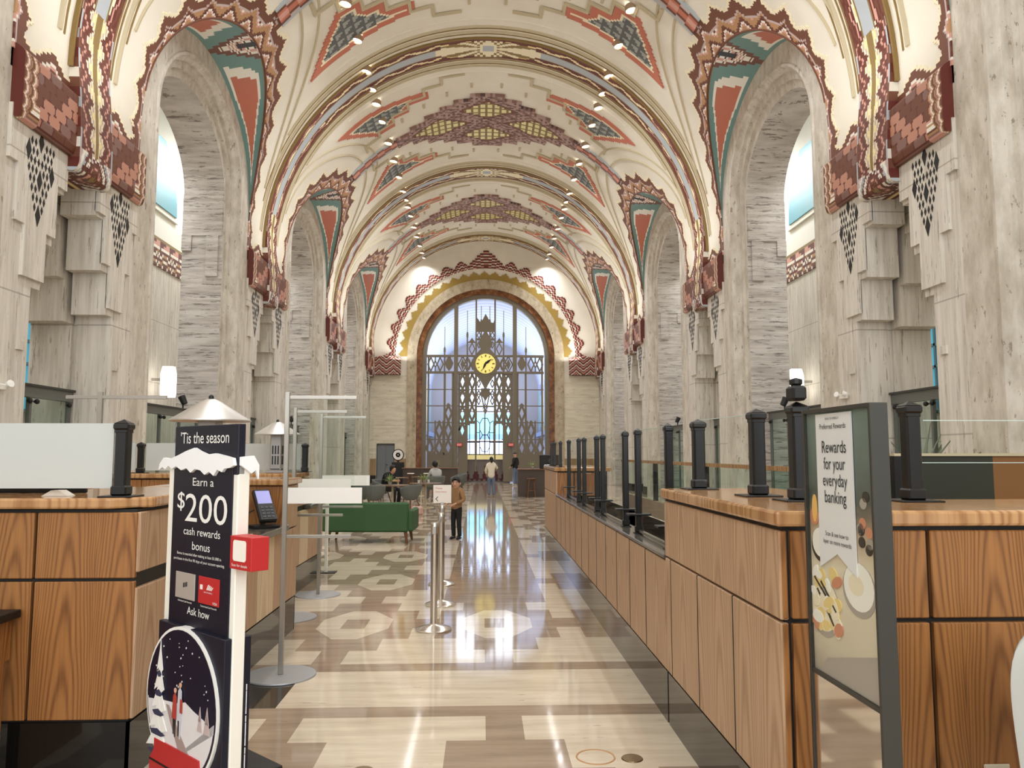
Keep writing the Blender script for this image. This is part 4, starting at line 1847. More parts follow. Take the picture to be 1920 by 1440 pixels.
# --- small black-topped desk in front of the left counter
C = tag(empty('side_desk', (0, 0, 0)), 'low oak desk with a black top against the left counter front', 'desk')
MB().bbox(-3.5, -2.33, 3.3, 4.07, 0.825, 0.865, 0.004).build('top', [M_BLACK], C)
MB().box(-3.48, -2.37, 3.34, 4.06, 0.62, 0.824).build('apron', [M_OAKW], C)
for x in (-3.45, -2.43):
    MB().box(x, x + 0.06, 3.38, 4.02, 0, 0.62).build('leg', [M_OAKW], C)

# ================================================================== POSTS AND GLASS SCREENS
def post_mb(h, wd=0.085, base=0.17):
    b = MB()
    b.bbox(-base / 2, base / 2, -base / 2, base / 2, 0, 0.008, 0.002)
    b.bbox(-wd * 0.62, wd * 0.62, -wd * 0.62, wd * 0.62, 0.008, 0.06, 0.008)
    return b


def add_post(parent, x, y, z, h, wd=0.085, base=0.17, name='post'):
    P = empty(name, (x, y, z), 0, parent)
    post_mb(h, wd, base).build('base', [M_POST], P)
    b = MB()
    n = 8
    w2 = wd / 2
    oct_ = [(w2 * 0.72, -w2), (w2, -w2 * 0.72), (w2, w2 * 0.72), (w2 * 0.72, w2), (-w2 * 0.72, w2), (-w2, w2 * 0.72), (-w2, -w2 * 0.72), (-w2 * 0.72, -w2)]
    b.prism(oct_, 0.05, h - 0.05)
    b.build('shaft', [M_POST], P)
    b = MB()
    b.bbox(-w2 * 1.25, w2 * 1.25, -w2 * 1.25, w2 * 1.25, h - 0.055, h - 0.02, 0.008)
    b.bbox(-w2 * 1.05, w2 * 1.05, -w2 * 1.05, w2 * 1.05, h - 0.075, h - 0.05, 0.006)
    b.add([(-w2 * 1.1, -w2 * 1.1, h - 0.02), (w2 * 1.1, -w2 * 1.1, h - 0.02), (w2 * 1.1, w2 * 1.1, h - 0.02), (-w2 * 1.1, w2 * 1.1, h - 0.02), (0, 0, h + 0.002)], ((0, 1, 4), (1, 2, 4), (2, 3, 4), (3, 0, 4)))
    b.build('cap', [M_POST], P)
    return P


def screen(label, posts, pane, name='glass_screen', group=None, gm=None, wd=0.085, h=0.4, base=0.17):
    """posts: list of (x,y,z,h); pane: (x0,y0,x1,y1,z0,z1)"""
    S = tag(empty(name, (0, 0, 0)), label, 'screen', group)
    for (x, y, z, hh) in posts:
        add_post(S, x, y, z, hh, wd, base)
    for pn in pane:
        x0, y0, x1, y1, z0, z1 = pn[:6]
        L = hypot(x1 - x0, y1 - y0)
        a = atan2(y1 - y0, x1 - x0)
        M = Matrix.Translation((x0, y0, 0)) @ Matrix.Rotation(a, 4, 'Z')
        MB().box(0, L, -0.004, 0.004, z0, z1, 0, M).build('glass_pane' if len(pn) < 7 else pn[6], [pn[7] if len(pn) > 7 else (gm or G_CLEAR)], S)
        if len(pn) < 7:
            MB().box(0, L, -0.0042, 0.0042, z1, z1 + 0.004, 0, M).build('edge_highlight', [mat('glass edge highlight', (196, 214, 206), 0.2)], S)  # pale strip paints the highlight along the pane's top edge
    return S


xq = 1.24
GRP = 'glass screens along the teller counter'
scr = [(5.12, 6.14), (6.69, 7.94), (8.37, 9.42), (9.94, 11.10)]
names = ['nearest screen on the low teller counter, two black posts holding clear glass', 'second glass screen along the teller counter with two black posts', 'third glass screen along the teller counter with two black posts', 'fourth glass screen on the teller counter, beside the far block']
for (ya, yb), nm in zip(scr, names):
    S = screen(nm, [(xq, ya, 1.02, 0.83), (xq, yb, 1.02, 0.83)], [(xq, ya + 0.05, xq, yb - 0.05, 1.05, 1.83)], group=GRP, wd=0.05, base=0.08)
    b = MB()
    for y in (ya, yb):
        b = MB().bbox(xq - 0.09, xq + 0.09, y - 0.06, y + 0.06, 1.16, 1.175, 0.003)
        b.build('collar', [M_POST], S)
    MB().box(xq - 0.012, xq + 0.012, ya + 0.05, yb - 0.05, 1.03, 1.05).build('glass_rail', [M_SILL], S)
screen('pair of thin black posts with glass on top of the far counter block', [(xq, 12.3, 1.43, 0.42), (xq, 13.3, 1.43, 0.42), (xq, 13.9, 1.43, 0.42)], [(xq, 12.35, xq, 13.25, 1.47, 1.83)], wd=0.045, base=0.12)
S = screen('glass screen with three thick black posts on the near right counter', [(1.33, 4.72, 1.43, 0.43), (1.42, 3.95, 1.43, 0.45), (1.47, 3.55, 1.43, 0.46)],
           [(1.33, 4.66, 1.41, 4.0, 1.47, 1.85)], wd=0.07, base=0.19)
b = MB().bbox(-0.035, 0.035, -0.045, 0.045, 0, 0.07, 0.012)
b.lathe([(0.02, 0.07), (0.03, 0.08), (0.03, 0.1), (0.0, 0.11)], 12)
tag(b.build('camera', [M_BLACK], None, loc=(1.47, 3.55, 1.895)), 'small black camera sitting on the corner post of the near right counter', 'camera')
screen('single thick black post with glass on the right counter, right of the tall poster kiosk', [(1.98, 3.5, 1.43, 0.46)],
       [(2.04, 3.5, 4.3, 3.5, 1.44, 1.80)], wd=0.07, base=0.19)
screen('clear acrylic divider with rounded corner behind the right counter', [], [(2.2, 3.9, 3.6, 3.9, 1.3, 1.6)], name='acrylic_divider', gm=G_ACRYL)
M_FROST = glassy('frosted panel', (236, 238, 236), 0.1, 0.3, 0.9)
screen('wide frosted grey privacy panel with a black post on the left counter front', [(-1.92, 4.2, 1.42, 0.41)],
       [(-3.6, 4.2, -1.97, 4.2, 1.465, 1.81, 'frosted_panel', M_FROST)], name='privacy_screen', wd=0.068, base=0.17)
screen('frosted privacy panel with a black post at its left on the second left counter', [(-4.0, 9.2, 1.42, 0.36)],
       [(-4.25, 9.2, -4.06, 9.2, 1.45, 1.77, 'frosted_panel', M_FROST), (-3.94, 9.2, -3.1, 9.2, 1.45, 1.77, 'frosted_panel', M_FROST)], name='privacy_screen', wd=0.065, base=0.15)
screen('frosted privacy panel with a black post at its right, behind the small lamp', [(-2.19, 9.62, 1.42, 0.36)],
       [(-2.95, 9.62, -2.24, 9.62, 1.45, 1.77, 'frosted_panel', M_FROST)], name='privacy_screen', wd=0.065, base=0.15)

# ================================================================== COUNTER LAMPS
def counter_lamp(x, y, z, label):
    Lm = tag(empty('counter_lamp', (x, y, z)), label, 'lamp', 'conical metal lamps on the left counters')
    MB().bbox(-0.10, 0.10, -0.10, 0.10, 0, 0.03, 0.006).build('base', [M_STEEL], Lm)
    b = MB()
    wd = 0.065
    b.box(-wd, wd, -wd, wd, 0.03, 0.05)
    b.bbox(-wd, wd, -wd, wd, 0.03, 0.47, 0.01)
    b.build('column', [mat('lamp column metal', (176, 172, 166), 0.35, 0.6)], Lm)
    b = MB()
    for s in (-1, 1):
        for q_ in range(3):
            for (z0, z1) in ((0.10, 0.20), (0.22, 0.32)):
                b.box(-0.04 + q_ * 0.032, -0.025 + q_ * 0.032, s * (wd + 0.001) - 0.002, s * (wd + 0.001) + 0.002, z0, z1)
                b.box(s * (wd + 0.001) - 0.002, s * (wd + 0.001) + 0.002, -0.04 + q_ * 0.032, -0.025 + q_ * 0.032, z0, z1)
    b.build('vent_slot', [M_BLACK], Lm)
    qn = NT('spun aluminium', 0.3, 0.5) if 'spun aluminium' not in MATS else None
    if qn:
        qn.b.inputs['Base Color'].default_value = lin((226, 224, 220))
        qn.b.inputs['Metallic'].default_value = 0.85
        qn.b.inputs['Roughness'].default_value = 0.32
    MB().lathe([(0.10, 0.445), (0.255, 0.445), (0.265, 0.448), (0.265, 0.455), (0.06, 0.585), (0.03, 0.60), (0.0, 0.602)], 40).build('shade', [MATS['spun aluminium']], Lm, smooth=30)
    MB().lathe([(0.016, 0.598), (0.018, 0.615), (0.01, 0.628), (0.0, 0.63)], 12).build('finial', [M_BLACK], Lm, smooth=50)
    return Lm


counter_lamp(-1.86, 5.33, 1.42, 'large conical metal lamp standing on the left counter behind the dark holiday sign')
counter_lamp(-2.43, 9.22, 1.42, 'smaller looking conical metal lamp on the second left counter')

# ================================================================== PAYMENT TERMINALS, DESK THINGS
def terminal(x, y, z, rz, label):
    T = tag(empty('card_terminal', (x, y, z), rz), label, 'card terminal')
    T.scale = (1.25, 1.25, 1.25)
    MB().bbox(-0.09, 0.09, -0.07, 0.07, 0, 0.02, 0.004).build('base', [M_BLACK], T)
    MB().tube([(0, 0.02, 0.02), (0, 0.02, 0.10), (0, 0.0, 0.14)], 0.018, 10).build('stand', [M_BLACK], T)
    M = Matrix.Translation((0, 0, 0.15)) @ Matrix.Rotation(radians(48), 4, 'X')
    bd = MB().bbox(-0.06, 0.06, -0.14, 0.13, -0.02, 0.02, 0.008, 0, M).build('body', [mat('terminal black', (24, 24, 26), 0.35)], T)
    MB().box(-0.048, 0.048, 0.0, 0.11, 0.0205, 0.022, 0, M).build('display', [mat('lit lavender display', (150, 150, 205), 0.3, 0, 0.5, 0.35, (150, 150, 210))], bd)
    kb = MB()
    for i in range(3):
        for j in range(4):
            kb.bbox(-0.04 + i * 0.03, -0.018 + i * 0.03, -0.12 + j * 0.026, -0.104 + j * 0.026, 0.02, 0.024, 0.002, 0, M)
    kb.build('keypad', [mat('keypad grey', (70, 70, 74), 0.4)], bd)
    MB().tube([(-0.05, 0.05, 0.12), (-0.12, 0.08, 0.08), (-0.14, 0.05, 0.03), (-0.1, 0.06, 0.01), (-0.05, 0.05, 0.01)], 0.005, 6).build('cord', [M_BLACK], T)
    return T


terminal(-1.86, 6.7, 1.02, radians(35), 'black card terminal with a lit screen on the left service ledge')
terminal(-2.35, 10.2, 1.01, radians(25), 'far card terminal on the second left counter ledge')
tag(MB().bbox(-0.55, 0.55, -0.015, 0.015, 0.0, 0.26, 0.006).build('monitor_back', [M_BLACK], None, loc=(-2.85, 4.6, 1.421)), 'black monitor back standing behind the frosted panel on the left counter', 'monitor')
tag(MB().prism([(-0.07, 0), (0.07, 0), (0.02, 0.03), (-0.02, 0.03)], -0.04, 0.04, 'y').build('tissue', [M_WHITE], None, loc=(-2.3, 4.3, 1.421)), 'crumpled white tissue lying on the left counter top', 'tissue')
tag(MB().bbox(-0.16, 0.16, -0.1, 0.1, 0, 0.003, 0.001).build('paper_sheet', [mat('white paper', (240, 240, 236), 0.6)], None, loc=(-1.95, 6.05, 1.021)), 'white paper sheet on the left service ledge', 'paper')

# ================================================================== PARTITIONS BEHIND THE RIGHT COUNTER
P = tag(empty('desk_partition', (0, 0, 0)), 'eye-high partition of dark and brown panels behind the right counter', 'partition')
MB().box(3.05, 3.75, 5.55, 5.6, 0, 1.63).build('dark_panel', [mat('dark green panel', (52, 52, 44), 0.4)], P)
MB().box(3.75, 5.8, 5.55, 5.6, 0, 1.63).build('brown_panel', [mat('brown laminate', (138, 92, 52), 0.4)], P)
MB().box(3.0, 5.8, 5.53, 5.62, 1.63, 1.65).build('rail', [M_SHADE], P)
MB().box(3.0, 3.05, 5.53, 5.62, 0, 1.63).build('end_post', [M_BLACK], P)
MB().box(3.03, 3.75, 5.52, 5.55, 0.95, 1.05).build('dark_ledge', [M_BLACK], P)
P = tag(empty('glass_partition', (0, 0, 0)), 'long glazed partition with a wooden rail behind the teller counter', 'partition')
MB().box(2.55, 2.58, 6.2, 14.0, 0.95, 1.5).build('glass_pane', [G_TEALG], P)
MB().box(2.53, 2.6, 6.2, 14.0, 0.0, 0.95).build('lower_panel', [mat('taupe panel', (168, 150, 124), 0.5)], P)
MB().box(2.52, 2.61, 6.2, 14.0, 1.5, 1.54).build('rail', [M_OAKT], P)
for y in (6.2, 8.8, 11.4, 13.97):
    MB().box(2.53, 2.6, y, y + 0.03, 0.95, 1.5).build('post', [M_BLACK], P)
# ================================================================== LETTERING
_fonts = {}


def text(name, body, parent, m, x, y, z, w=None, h=0.05, align='CENTER', depth=0.001, squeeze=1.0, M=None):
    """flat raised lettering in the local x-z plane, facing -y; (x,z) is the centre (or left edge) of the baseline"""
    c = bpy.data.curves.new(name, 'FONT')
    c.body = body
    c.size = 1.0
    c.extrude = 0.0
    c.resolution_u = 4
    o = bpy.data.objects.new(name + '_tmp', c)
    me = bpy.data.meshes.new_from_object(o)
    bpy.data.objects.remove(o)
    bpy.data.curves.remove(c)
    xs = [v.co.x for v in me.vertices]
    ys_ = [v.co.y for v in me.vertices]
    x0, x1 = min(xs), max(xs)
    cap = 0.70
    sc = h / cap
    sx_ = sc * squeeze if w is None else w / (x1 - x0)
    for v in me.vertices:
        px_ = (v.co.x - x0) * sx_
        if align == 'CENTER':
            px_ -= (x1 - x0) * sx_ / 2
        p = Vector((x + px_, y - depth, z + v.co.y * sc))
        v.co = M @ p if M is not None else p
    me.materials.append(m)
    o = bpy.data.objects.new(name, me)
    COL.objects.link(o)
    o.parent = parent
    return o


M_NAVY = mat('navy print', (9, 11, 32), 0.5)
M_PW = mat('white print', (244, 242, 236), 0.5)
M_CARDW = mat('white board', (246, 242, 230), 0.55)
M_CRED = mat('bright red card', (190, 42, 44), 0.45)
M_SILVER = mat('silver card', (200, 190, 180), 0.3, 0.3)
M_PK = mat('dark print', (40, 38, 40), 0.5)

# ------------------------------------------------------------------ holiday sign (free-standing display)
W_ = 0.63
SG = tag(empty('display_sign', (-1.485, 3.73, 0), radians(-43.4)), 'free-standing dark blue holiday display sign with snow trim and a snow globe picture', 'sign')
b = MB()
b.bbox(0.0, W_, 0.0, 0.055, 0.0, 1.60, 0.004)
b.build('body', [M_CARDW], SG)
MB().bbox(-0.10, W_ + 0.16, -0.22, 0.34, 0.0, 0.014, 0.004).build('base_plate', [M_BLACK], SG)
MB().bbox(-0.08, 0.6, 0.058, 0.27, 0.014, 0.30, 0.004).build('platform', [M_BLACK], SG)
MB().bbox(0.06, W_ - 0.035, -0.006, 0.0, 0.86, 1.60, 0.001).build('front_panel', [M_NAVY], SG)
MB().bbox(0.055, W_ + 0.0, -0.004, 0.03, 1.56, 1.775, 0.003).build('header', [M_NAVY], SG)
LW = MB().bbox(0.02, W_ - 0.01, -0.03, 0.09, 0.014, 0.885, 0.003).build('lower_box', [M_NAVY], SG)
b = MB()
for k in range(4):
    y = 0.005 + k * 0.022
    z = 0.12
    for q_ in range(18):
        L = 0.025 + 0.012 * ((q_ * 7 + k * 3) % 4) / 3
        b.box(W_ - 0.01, W_ - 0.0085, y, y + (0.004 if k else 0.006), z, z + L)
        z += 0.032
b.build('fine_print', [M_PW], LW)
# snow trim: ragged band round the head
b = MB()
top = [(-0.06, 1.60), (-0.02, 1.63), (0.05, 1.625), (0.12, 1.64), (0.2, 1.66), (0.28, 1.675), (0.33, 1.66), (0.40, 1.645), (0.47, 1.65), (0.55, 1.64), (0.62, 1.63)]
bot = [(0.63, 1.6), (0.6, 1.59), (0.55, 1.585), (0.53, 1.57), (0.49, 1.58), (0.46, 1.553), (0.42, 1.57), (0.38, 1.556), (0.34, 1.575), (0.29, 1.58), (0.25, 1.563), (0.21, 1.583), (0.16, 1.573), (0.11, 1.59), (0.07, 1.578), (0.03, 1.592), (0.0, 1.575), (-0.03, 1.585), (-0.07, 1.57)]
b.prism(top + bot, -0.022, -0.008, 'y')
b.prism([(0.0, 1.635), (0.06, 1.64), (0.085, 1.6), (0.085, 1.54), (0.07, 1.58), (0.05, 1.565), (0.0, 1.6)], W_ + 0.006, W_ + 0.02, 'x')
b.build('snow_trim', [mat('snow white', (246, 246, 246), 0.7)], SG)
text('heading', "'Tis the season", SG, M_PW, 0.335, -0.005, 1.695, 0.44, 0.052)
text('lettering', 'Earn a', SG, M_PW, 0.345, -0.007, 1.505, 0.19, 0.036)
text('lettering', '$', SG, M_PW, 0.145, -0.007, 1.40, 0.07, 0.075)
text('lettering', '200', SG, M_PW, 0.375, -0.007, 1.345, 0.375, 0.125)
text('lettering', 'cash rewards', SG, M_PW, 0.345, -0.007, 1.285, 0.33, 0.034)
text('lettering', 'bonus', SG, M_PW, 0.345, -0.007, 1.222, 0.16, 0.036)
text('lettering', 'Bonus is awarded after making at least $1,000 in', SG, M_PW, 0.325, -0.007, 1.193, 0.40, 0.012)
text('lettering', 'purchases in the first 90 days of your account opening.', SG, M_PW, 0.325, -0.007, 1.168, 0.46, 0.012)
c1_ = MB().bbox(0.125, 0.305, -0.010, -0.006, 1.0, 1.115, 0.001).build('silver_card', [M_SILVER], SG)
b = MB()
for k in range(3):
    b.box(0.20 + k * 0.014, 0.209 + k * 0.014, -0.011, -0.010, 1.05 + k * 0.003, 1.07 + k * 0.003)
b.build('card_emblem', [M_PK], c1_)
c2_ = MB().bbox(0.34, 0.52, -0.010, -0.006, 1.0, 1.115, 0.001).build('red_card', [M_CRED], SG)
b = MB()
for k in range(4):
    b.prism([(0.415 + k * 0.012, 1.062), (0.422 + k * 0.012, 1.062), (0.436 + k * 0.012, 1.085 - 0.003 * k), (0.429 + k * 0.012, 1.085 - 0.003 * k)], -0.012, -0.010, 'y')
b.box(0.358, 0.378, -0.012, -0.010, 1.06, 1.08)
b.build('card_emblem', [M_PW], c2_)
text('card_name', 'BANK OF AMERICA', c2_, M_PW, 0.43, -0.0105, 1.048, 0.075, 0.006)
text('card_scheme', 'VISA', c2_, M_PW, 0.49, -0.0105, 1.006, 0.04, 0.011)
text('lettering', 'Unlimited Cash Rewards', SG, M_PW, 0.215, -0.007, 0.985, 0.13, 0.008)
text('lettering', 'Customized Cash Rewards', SG, M_PW, 0.43, -0.007, 0.985, 0.14, 0.008)
text('lettering', 'Ask how', SG, M_PW, 0.34, -0.007, 0.938, 0.20, 0.034)
LWf = -0.03
# the globe: round picture with snow scene
GL = empty('snow_globe', (0.272, LWf - 0.006, 0.56), 0, SG)


def disc(r, y0, y1, n=48, cx=0, cz=0, a0=0, a1=2 * pi):
    return [(cx + r * cos(a0 + (a1 - a0) * k / n), cz + r * sin(a0 + (a1 - a0) * k / n)) for k in range(n)]


MB().prism(disc(0.328, 0, 0), -0.004, 0.03, 'y').build('rim', [M_PW], GL)
MB().prism(disc(0.315, 0, 0), -0.006, -0.003, 'y').build('night_sky', [mat('deep night blue', (6, 8, 38), 0.45)], GL)
hill = [(0.304 * cos(a), 0.304 * sin(a)) for a in [pi * (1.0 + 0.02) + (pi * 0.96) * k / 24 for k in range(25)]]
ground_ = [(0.30, -0.06), (0.22, -0.02), (0.12, 0.0), (0.05, 0.02), (-0.03, 0.0), (-0.15, -0.01), (-0.30, -0.03)]
MB().prism(hill + ground_, -0.008, -0.005, 'y').build('snow_hill', [mat('snow picture', (228, 224, 224), 0.5)], GL)
MB().prism([(-0.12, -0.02), (-0.09, -0.02), (0.02, -0.12), (0.12, -0.2), (0.2, -0.235), (0.05, -0.3), (0.0, -0.3), (0.04, -0.24), (0.0, -0.18), (-0.08, -0.08)], -0.0095, -0.0075, 'y').build('path', [mat('path taupe', (166, 146, 140), 0.5)], GL)
b = MB()
random.seed(3)
for k in range(85):
    a, r = random.uniform(0, 2 * pi), 0.29 * sqrt(random.random())
    x, z = r * cos(a), r * sin(a)
    if z > 0.03:
        s = random.choice((0.0022, 0.003, 0.0045))
        b.prism([(x - s, z), (x, z - s), (x + s, z), (x, z + s)], -0.0075, -0.0058, 'y')
b.build('snowflakes', [M_PW], GL)['kind'] = 'stuff'
b = MB()
for k in range(5):
    z = 0.2 - k * 0.085
    wd = 0.03 + k * 0.019
    b.prism([(-0.19 - wd, z - 0.09 - 0.005 * (k % 2)), (-0.19 - wd * 0.3, z - 0.075), (-0.19 + wd * 0.5, z - 0.095), (-0.19 + wd, z - 0.08), (-0.19 + wd * 0.25, z), (-0.19, z + 0.05), (-0.19 - wd * 0.25, z)], -0.0105 - k * 0.0003, -0.0085, 'y')
b.build('snowy_tree', [M_PW], GL)
for k in range(5):
    z = 0.12 - k * 0.085
    wd = 0.02 + k * 0.018
    MB().prism([(-0.19 - wd, z - 0.02), (-0.19, z - 0.005), (-0.19 + wd, z - 0.022), (-0.19 + wd * .5, z - 0.034), (-0.19 - wd * .6, z - 0.036)], -0.0125, -0.0105, 'y').build('tree_shadow', [mat('tree slate blue', (56, 58, 84), 0.5)], GL)
b = MB()
for (x, sc_) in ((0.19, 0.7), (0.25, 0.9)):
    b.prism([(x - 0.03 * sc_, -0.07), (x + 0.03 * sc_, -0.07), (x, 0.02 * sc_)], -0.0105, -0.0085, 'y')
    b.prism([(x - 0.02 * sc_, -0.03), (x + 0.02 * sc_, -0.03), (x, 0.045 * sc_)], -0.0105, -0.0085, 'y')
b.build('small_tree', [M_GPINK], GL)
PR = [mat('picture red coat', (176, 66, 56), 0.5), mat('picture pale coat', (206, 204, 212), 0.5), mat('picture skin', (226, 176, 146), 0.5), M_PK]
b = MB()
for (x, h_, c_) in ((-0.035, 0.0, 0), (0.01, 0.03, 1)):
    b.prism([(x - 0.008, -0.13), (x - 0.002, -0.13), (x + 0.0, -0.06), (x - 0.012, -0.06)], -0.0115, -0.0095, 'y', 3)
    b.prism([(x + 0.006, -0.14), (x + 0.013, -0.14), (x + 0.014, -0.06), (x + 0.002, -0.06)], -0.0115, -0.0095, 'y', 3 if c_ == 0 else 1)
    b.prism([(x - 0.022, -0.065), (x + 0.018, -0.065), (x + 0.016, 0.03 + h_), (x, 0.045 + h_), (x - 0.014, 0.03 + h_)], -0.012, -0.0095, 'y', c_)
    b.prism(disc(0.011, 0, 0, 12, x + 0.002, 0.055 + h_), -0.012, -0.0095, 'y', 2)
b.prism([(0.016, -0.03), (0.034, -0.03), (0.034, 0.025), (0.016, 0.03)], -0.0125, -0.0095, 'y', 0)
b.build('walking_couple', PR, GL)
MB().prism([(0.02, 0.1), (0.56, 0.1), (0.54, 0.28), (0.48, 0.33), (0.47, 0.375), (0.06, 0.375), (0.06, 0.33), (0.02, 0.28)], LWf - 0.02, LWf, 'y').build('globe_stand', [M_CRED], SG)
MB().box(0.02, 0.545, LWf - 0.022, LWf - 0.02, 0.275, 0.283).build('stand_line', [M_BLACK], SG)
RB = MB().bbox(W_ + 0.006, W_ + 0.172, -0.03, 0.05, 1.178, 1.312, 0.002).build('red_box', [M_CRED], SG)
x0, x1 = W_ + 0.032, W_ + 0.132
b = MB().prism([(x0 + 0.008, 1.212), (x1 - 0.008, 1.212), (x1, 1.22), (x1, 1.288), (x1 - 0.008, 1.296), (x0 + 0.008, 1.296), (x0, 1.288), (x0, 1.22)], -0.0315, -0.029, 'y')
b.build('white_window', [M_CARDW], RB)
text('box_lettering', 'Scan for details', RB, M_PW, W_ + 0.085, -0.0305, 1.190, 0.12, 0.011)

# ------------------------------------------------------------------ tall poster kiosk at the right
KA, KB = (1.205, 2.87), (1.215, 2.37)
ang = atan2(KB[1] - KA[1], KB[0] - KA[0])
KW = hypot(KB[0] - KA[0], KB[1] - KA[1])
KS = tag(empty('poster_kiosk', (KA[0], KA[1], 0), ang), 'tall dark-framed poster kiosk with a white banner and food picture, facing the aisle', 'kiosk')
M_KF = mat('kiosk dark frame', (62, 60, 54), 0.4, 0.2)
b = MB()
b.bbox(0.0, 0.016, 0.0, 0.05, 0.0, 1.81, 0.002)
b.bbox(KW - 0.014, KW, -0.002, 0.058, 0.0, 1.81, 0.002)
b.box(0.016, KW - 0.014, 0.0, 0.05, 1.796, 1.81)
b.box(0.016, KW - 0.014, 0.02, 0.05, 0.0, 1.796)
b.build('frame', [M_KF], KS)
q = NT('poster photo background', 0.3, 0.4)
sp_ = q.n('ShaderNodeSeparateXYZ')
q.l(q.geo.outputs['Position'], sp_.inputs[0])
nz = q.noise(q.pos((6, 6, 14)), 1.0, 4)
gr = q.math('ADD', q.math('DIVIDE', q.math('SUBTRACT', sp_.outputs[2], 0.86), 0.94), q.math('MULTIPLY', q.math('SUBTRACT', nz, 0.5), 0.12))
q.color(q.ramp(gr, [(0.0, (150, 138, 124)), (0.12, (206, 194, 172)), (0.42, (226, 214, 190)), (0.56, (176, 152, 126)), (0.66, (86, 90, 84)), (1.0, (120, 136, 128))]))
MB().box(0.016, KW - 0.014, 0.014, 0.02, 0.87, 1.796).build('poster', [q.m], KS)
mm_ = mat('kiosk mirror base', (214, 206, 196), 0.06, 0.95)
MB().box(0.016, KW - 0.014, 0.006, 0.02, 0.0, 0.855).build('mirror_base', [mm_], KS)
MB().box(0.016, KW - 0.014, 0.004, 0.02, 0.855, 0.87).build('poster_rail', [M_KF], KS)
BN = MB().prism([(0.10, 1.245), (0.23, 1.305), (0.36, 1.245), (0.36, 1.79), (0.10, 1.79)], 0.008, 0.012, 'y').build('banner', [mat('banner grey white', (232, 230, 232), 0.5)], KS)
text('banner_name', 'BANK OF AMERICA', BN, M_PK, 0.23, 0.007, 1.768, 0.10, 0.008)
text('banner_line', 'Preferred Rewards', BN, M_PK, 0.23, 0.007, 1.736, 0.19, 0.018)
for k, (t_, w2) in enumerate((('Rewards', 0.175), ('for your', 0.155), ('everyday', 0.175), ('banking', 0.155))):
    text('banner_heading', t_, BN, M_PK, 0.235, 0.007, 1.652 - k * 0.058, w2, 0.043)
text('banner_line', 'Scan & see how to', BN, M_PK, 0.235, 0.007, 1.362, 0.165, 0.016)
text('banner_line', 'layer on more rewards', BN, M_PK, 0.235, 0.007, 1.335, 0.20, 0.016)
FP = [mat('picture cream', (238, 226, 200), 0.4), mat('picture stone', (170, 160, 150), 0.4), mat('picture dark', (62, 54, 48), 0.4), mat('picture apple', (232, 206, 140), 0.4), mat('picture blush', (206, 140, 110), 0.4), mat('picture white', (244, 240, 232), 0.4), mat('picture flame', (240, 190, 110), 0.4)]
b = MB()


def ell(cx, cz, rx, rz, y, mi, rot=0.0, n=22):
    cz += 0.12
    ca, sa = cos(rot), sin(rot)
    b.prism([(cx + rx * cos(2 * pi * k / n) * ca - rz * sin(2 * pi * k / n) * sa, cz + rx * cos(2 * pi * k / n) * sa + rz * sin(2 * pi * k / n) * ca) for k in range(n)], y, 0.0135, 'y', mi)


ell(0.36, 1.085, 0.108, 0.088, 0.0125, 1)
ell(0.36, 1.095, 0.098, 0.078, 0.0120, 5)
ell(0.345, 1.10, 0.05, 0.035, 0.0115, 0)
ell(0.10, 1.20, 0.075, 0.06, 0.0125, 2)
ell(0.10, 1.21, 0.067, 0.053, 0.0120, 5)
ell(0.11, 0.98, 0.115, 0.10, 0.0122, 1, 0.2)
ell(0.11, 0.99, 0.105, 0.09, 0.0118, 0, 0.2)
random.seed(11)
for k in range(38):
    ell(0.115 + random.uniform(-0.09, 0.10), 0.98 + random.uniform(-0.07, 0.13), random.uniform(0.02, 0.045), random.uniform(0.014, 0.026), 0.0114 - k * 0.00006, random.choice((3, 3, 5, 5, 0, 4)), random.uniform(-1, 1))
for (x0, z0, x1, z1) in ((0.04, 1.20, 0.16, 1.12), (0.06, 1.16, 0.18, 1.05), (0.09, 1.19, 0.2, 1.1)):
    b.prism([(x0, z0), (x0 + 0.008, z0 + 0.006), (x1 + 0.008, z1 + 0.006), (x1, z1)], 0.0095, 0.0135, 'y', 2)
ell(0.06, 1.33, 0.02, 0.05, 0.0115, 6)
ell(0.055, 1.30, 0.035, 0.03, 0.012, 4)
for k in range(9):
    ell(0.40 + random.uniform(-0.03, 0.05), 1.30 + random.uniform(-0.1, 0.1), 0.022, 0.018, 0.0125, random.choice((1, 2, 4)))
b.prism([(0.05, 0.872), (0.12, 0.93), (0.47, 1.02), (0.47, 0.872)], 0.0125, 0.0135, 'y', 1)
b.build('food_picture', FP, KS)
MB().box(0.016, KW - 0.014, 0.001, 0.003, 0.87, 1.796).build('glass_pane', [G_CLEAR], KS)

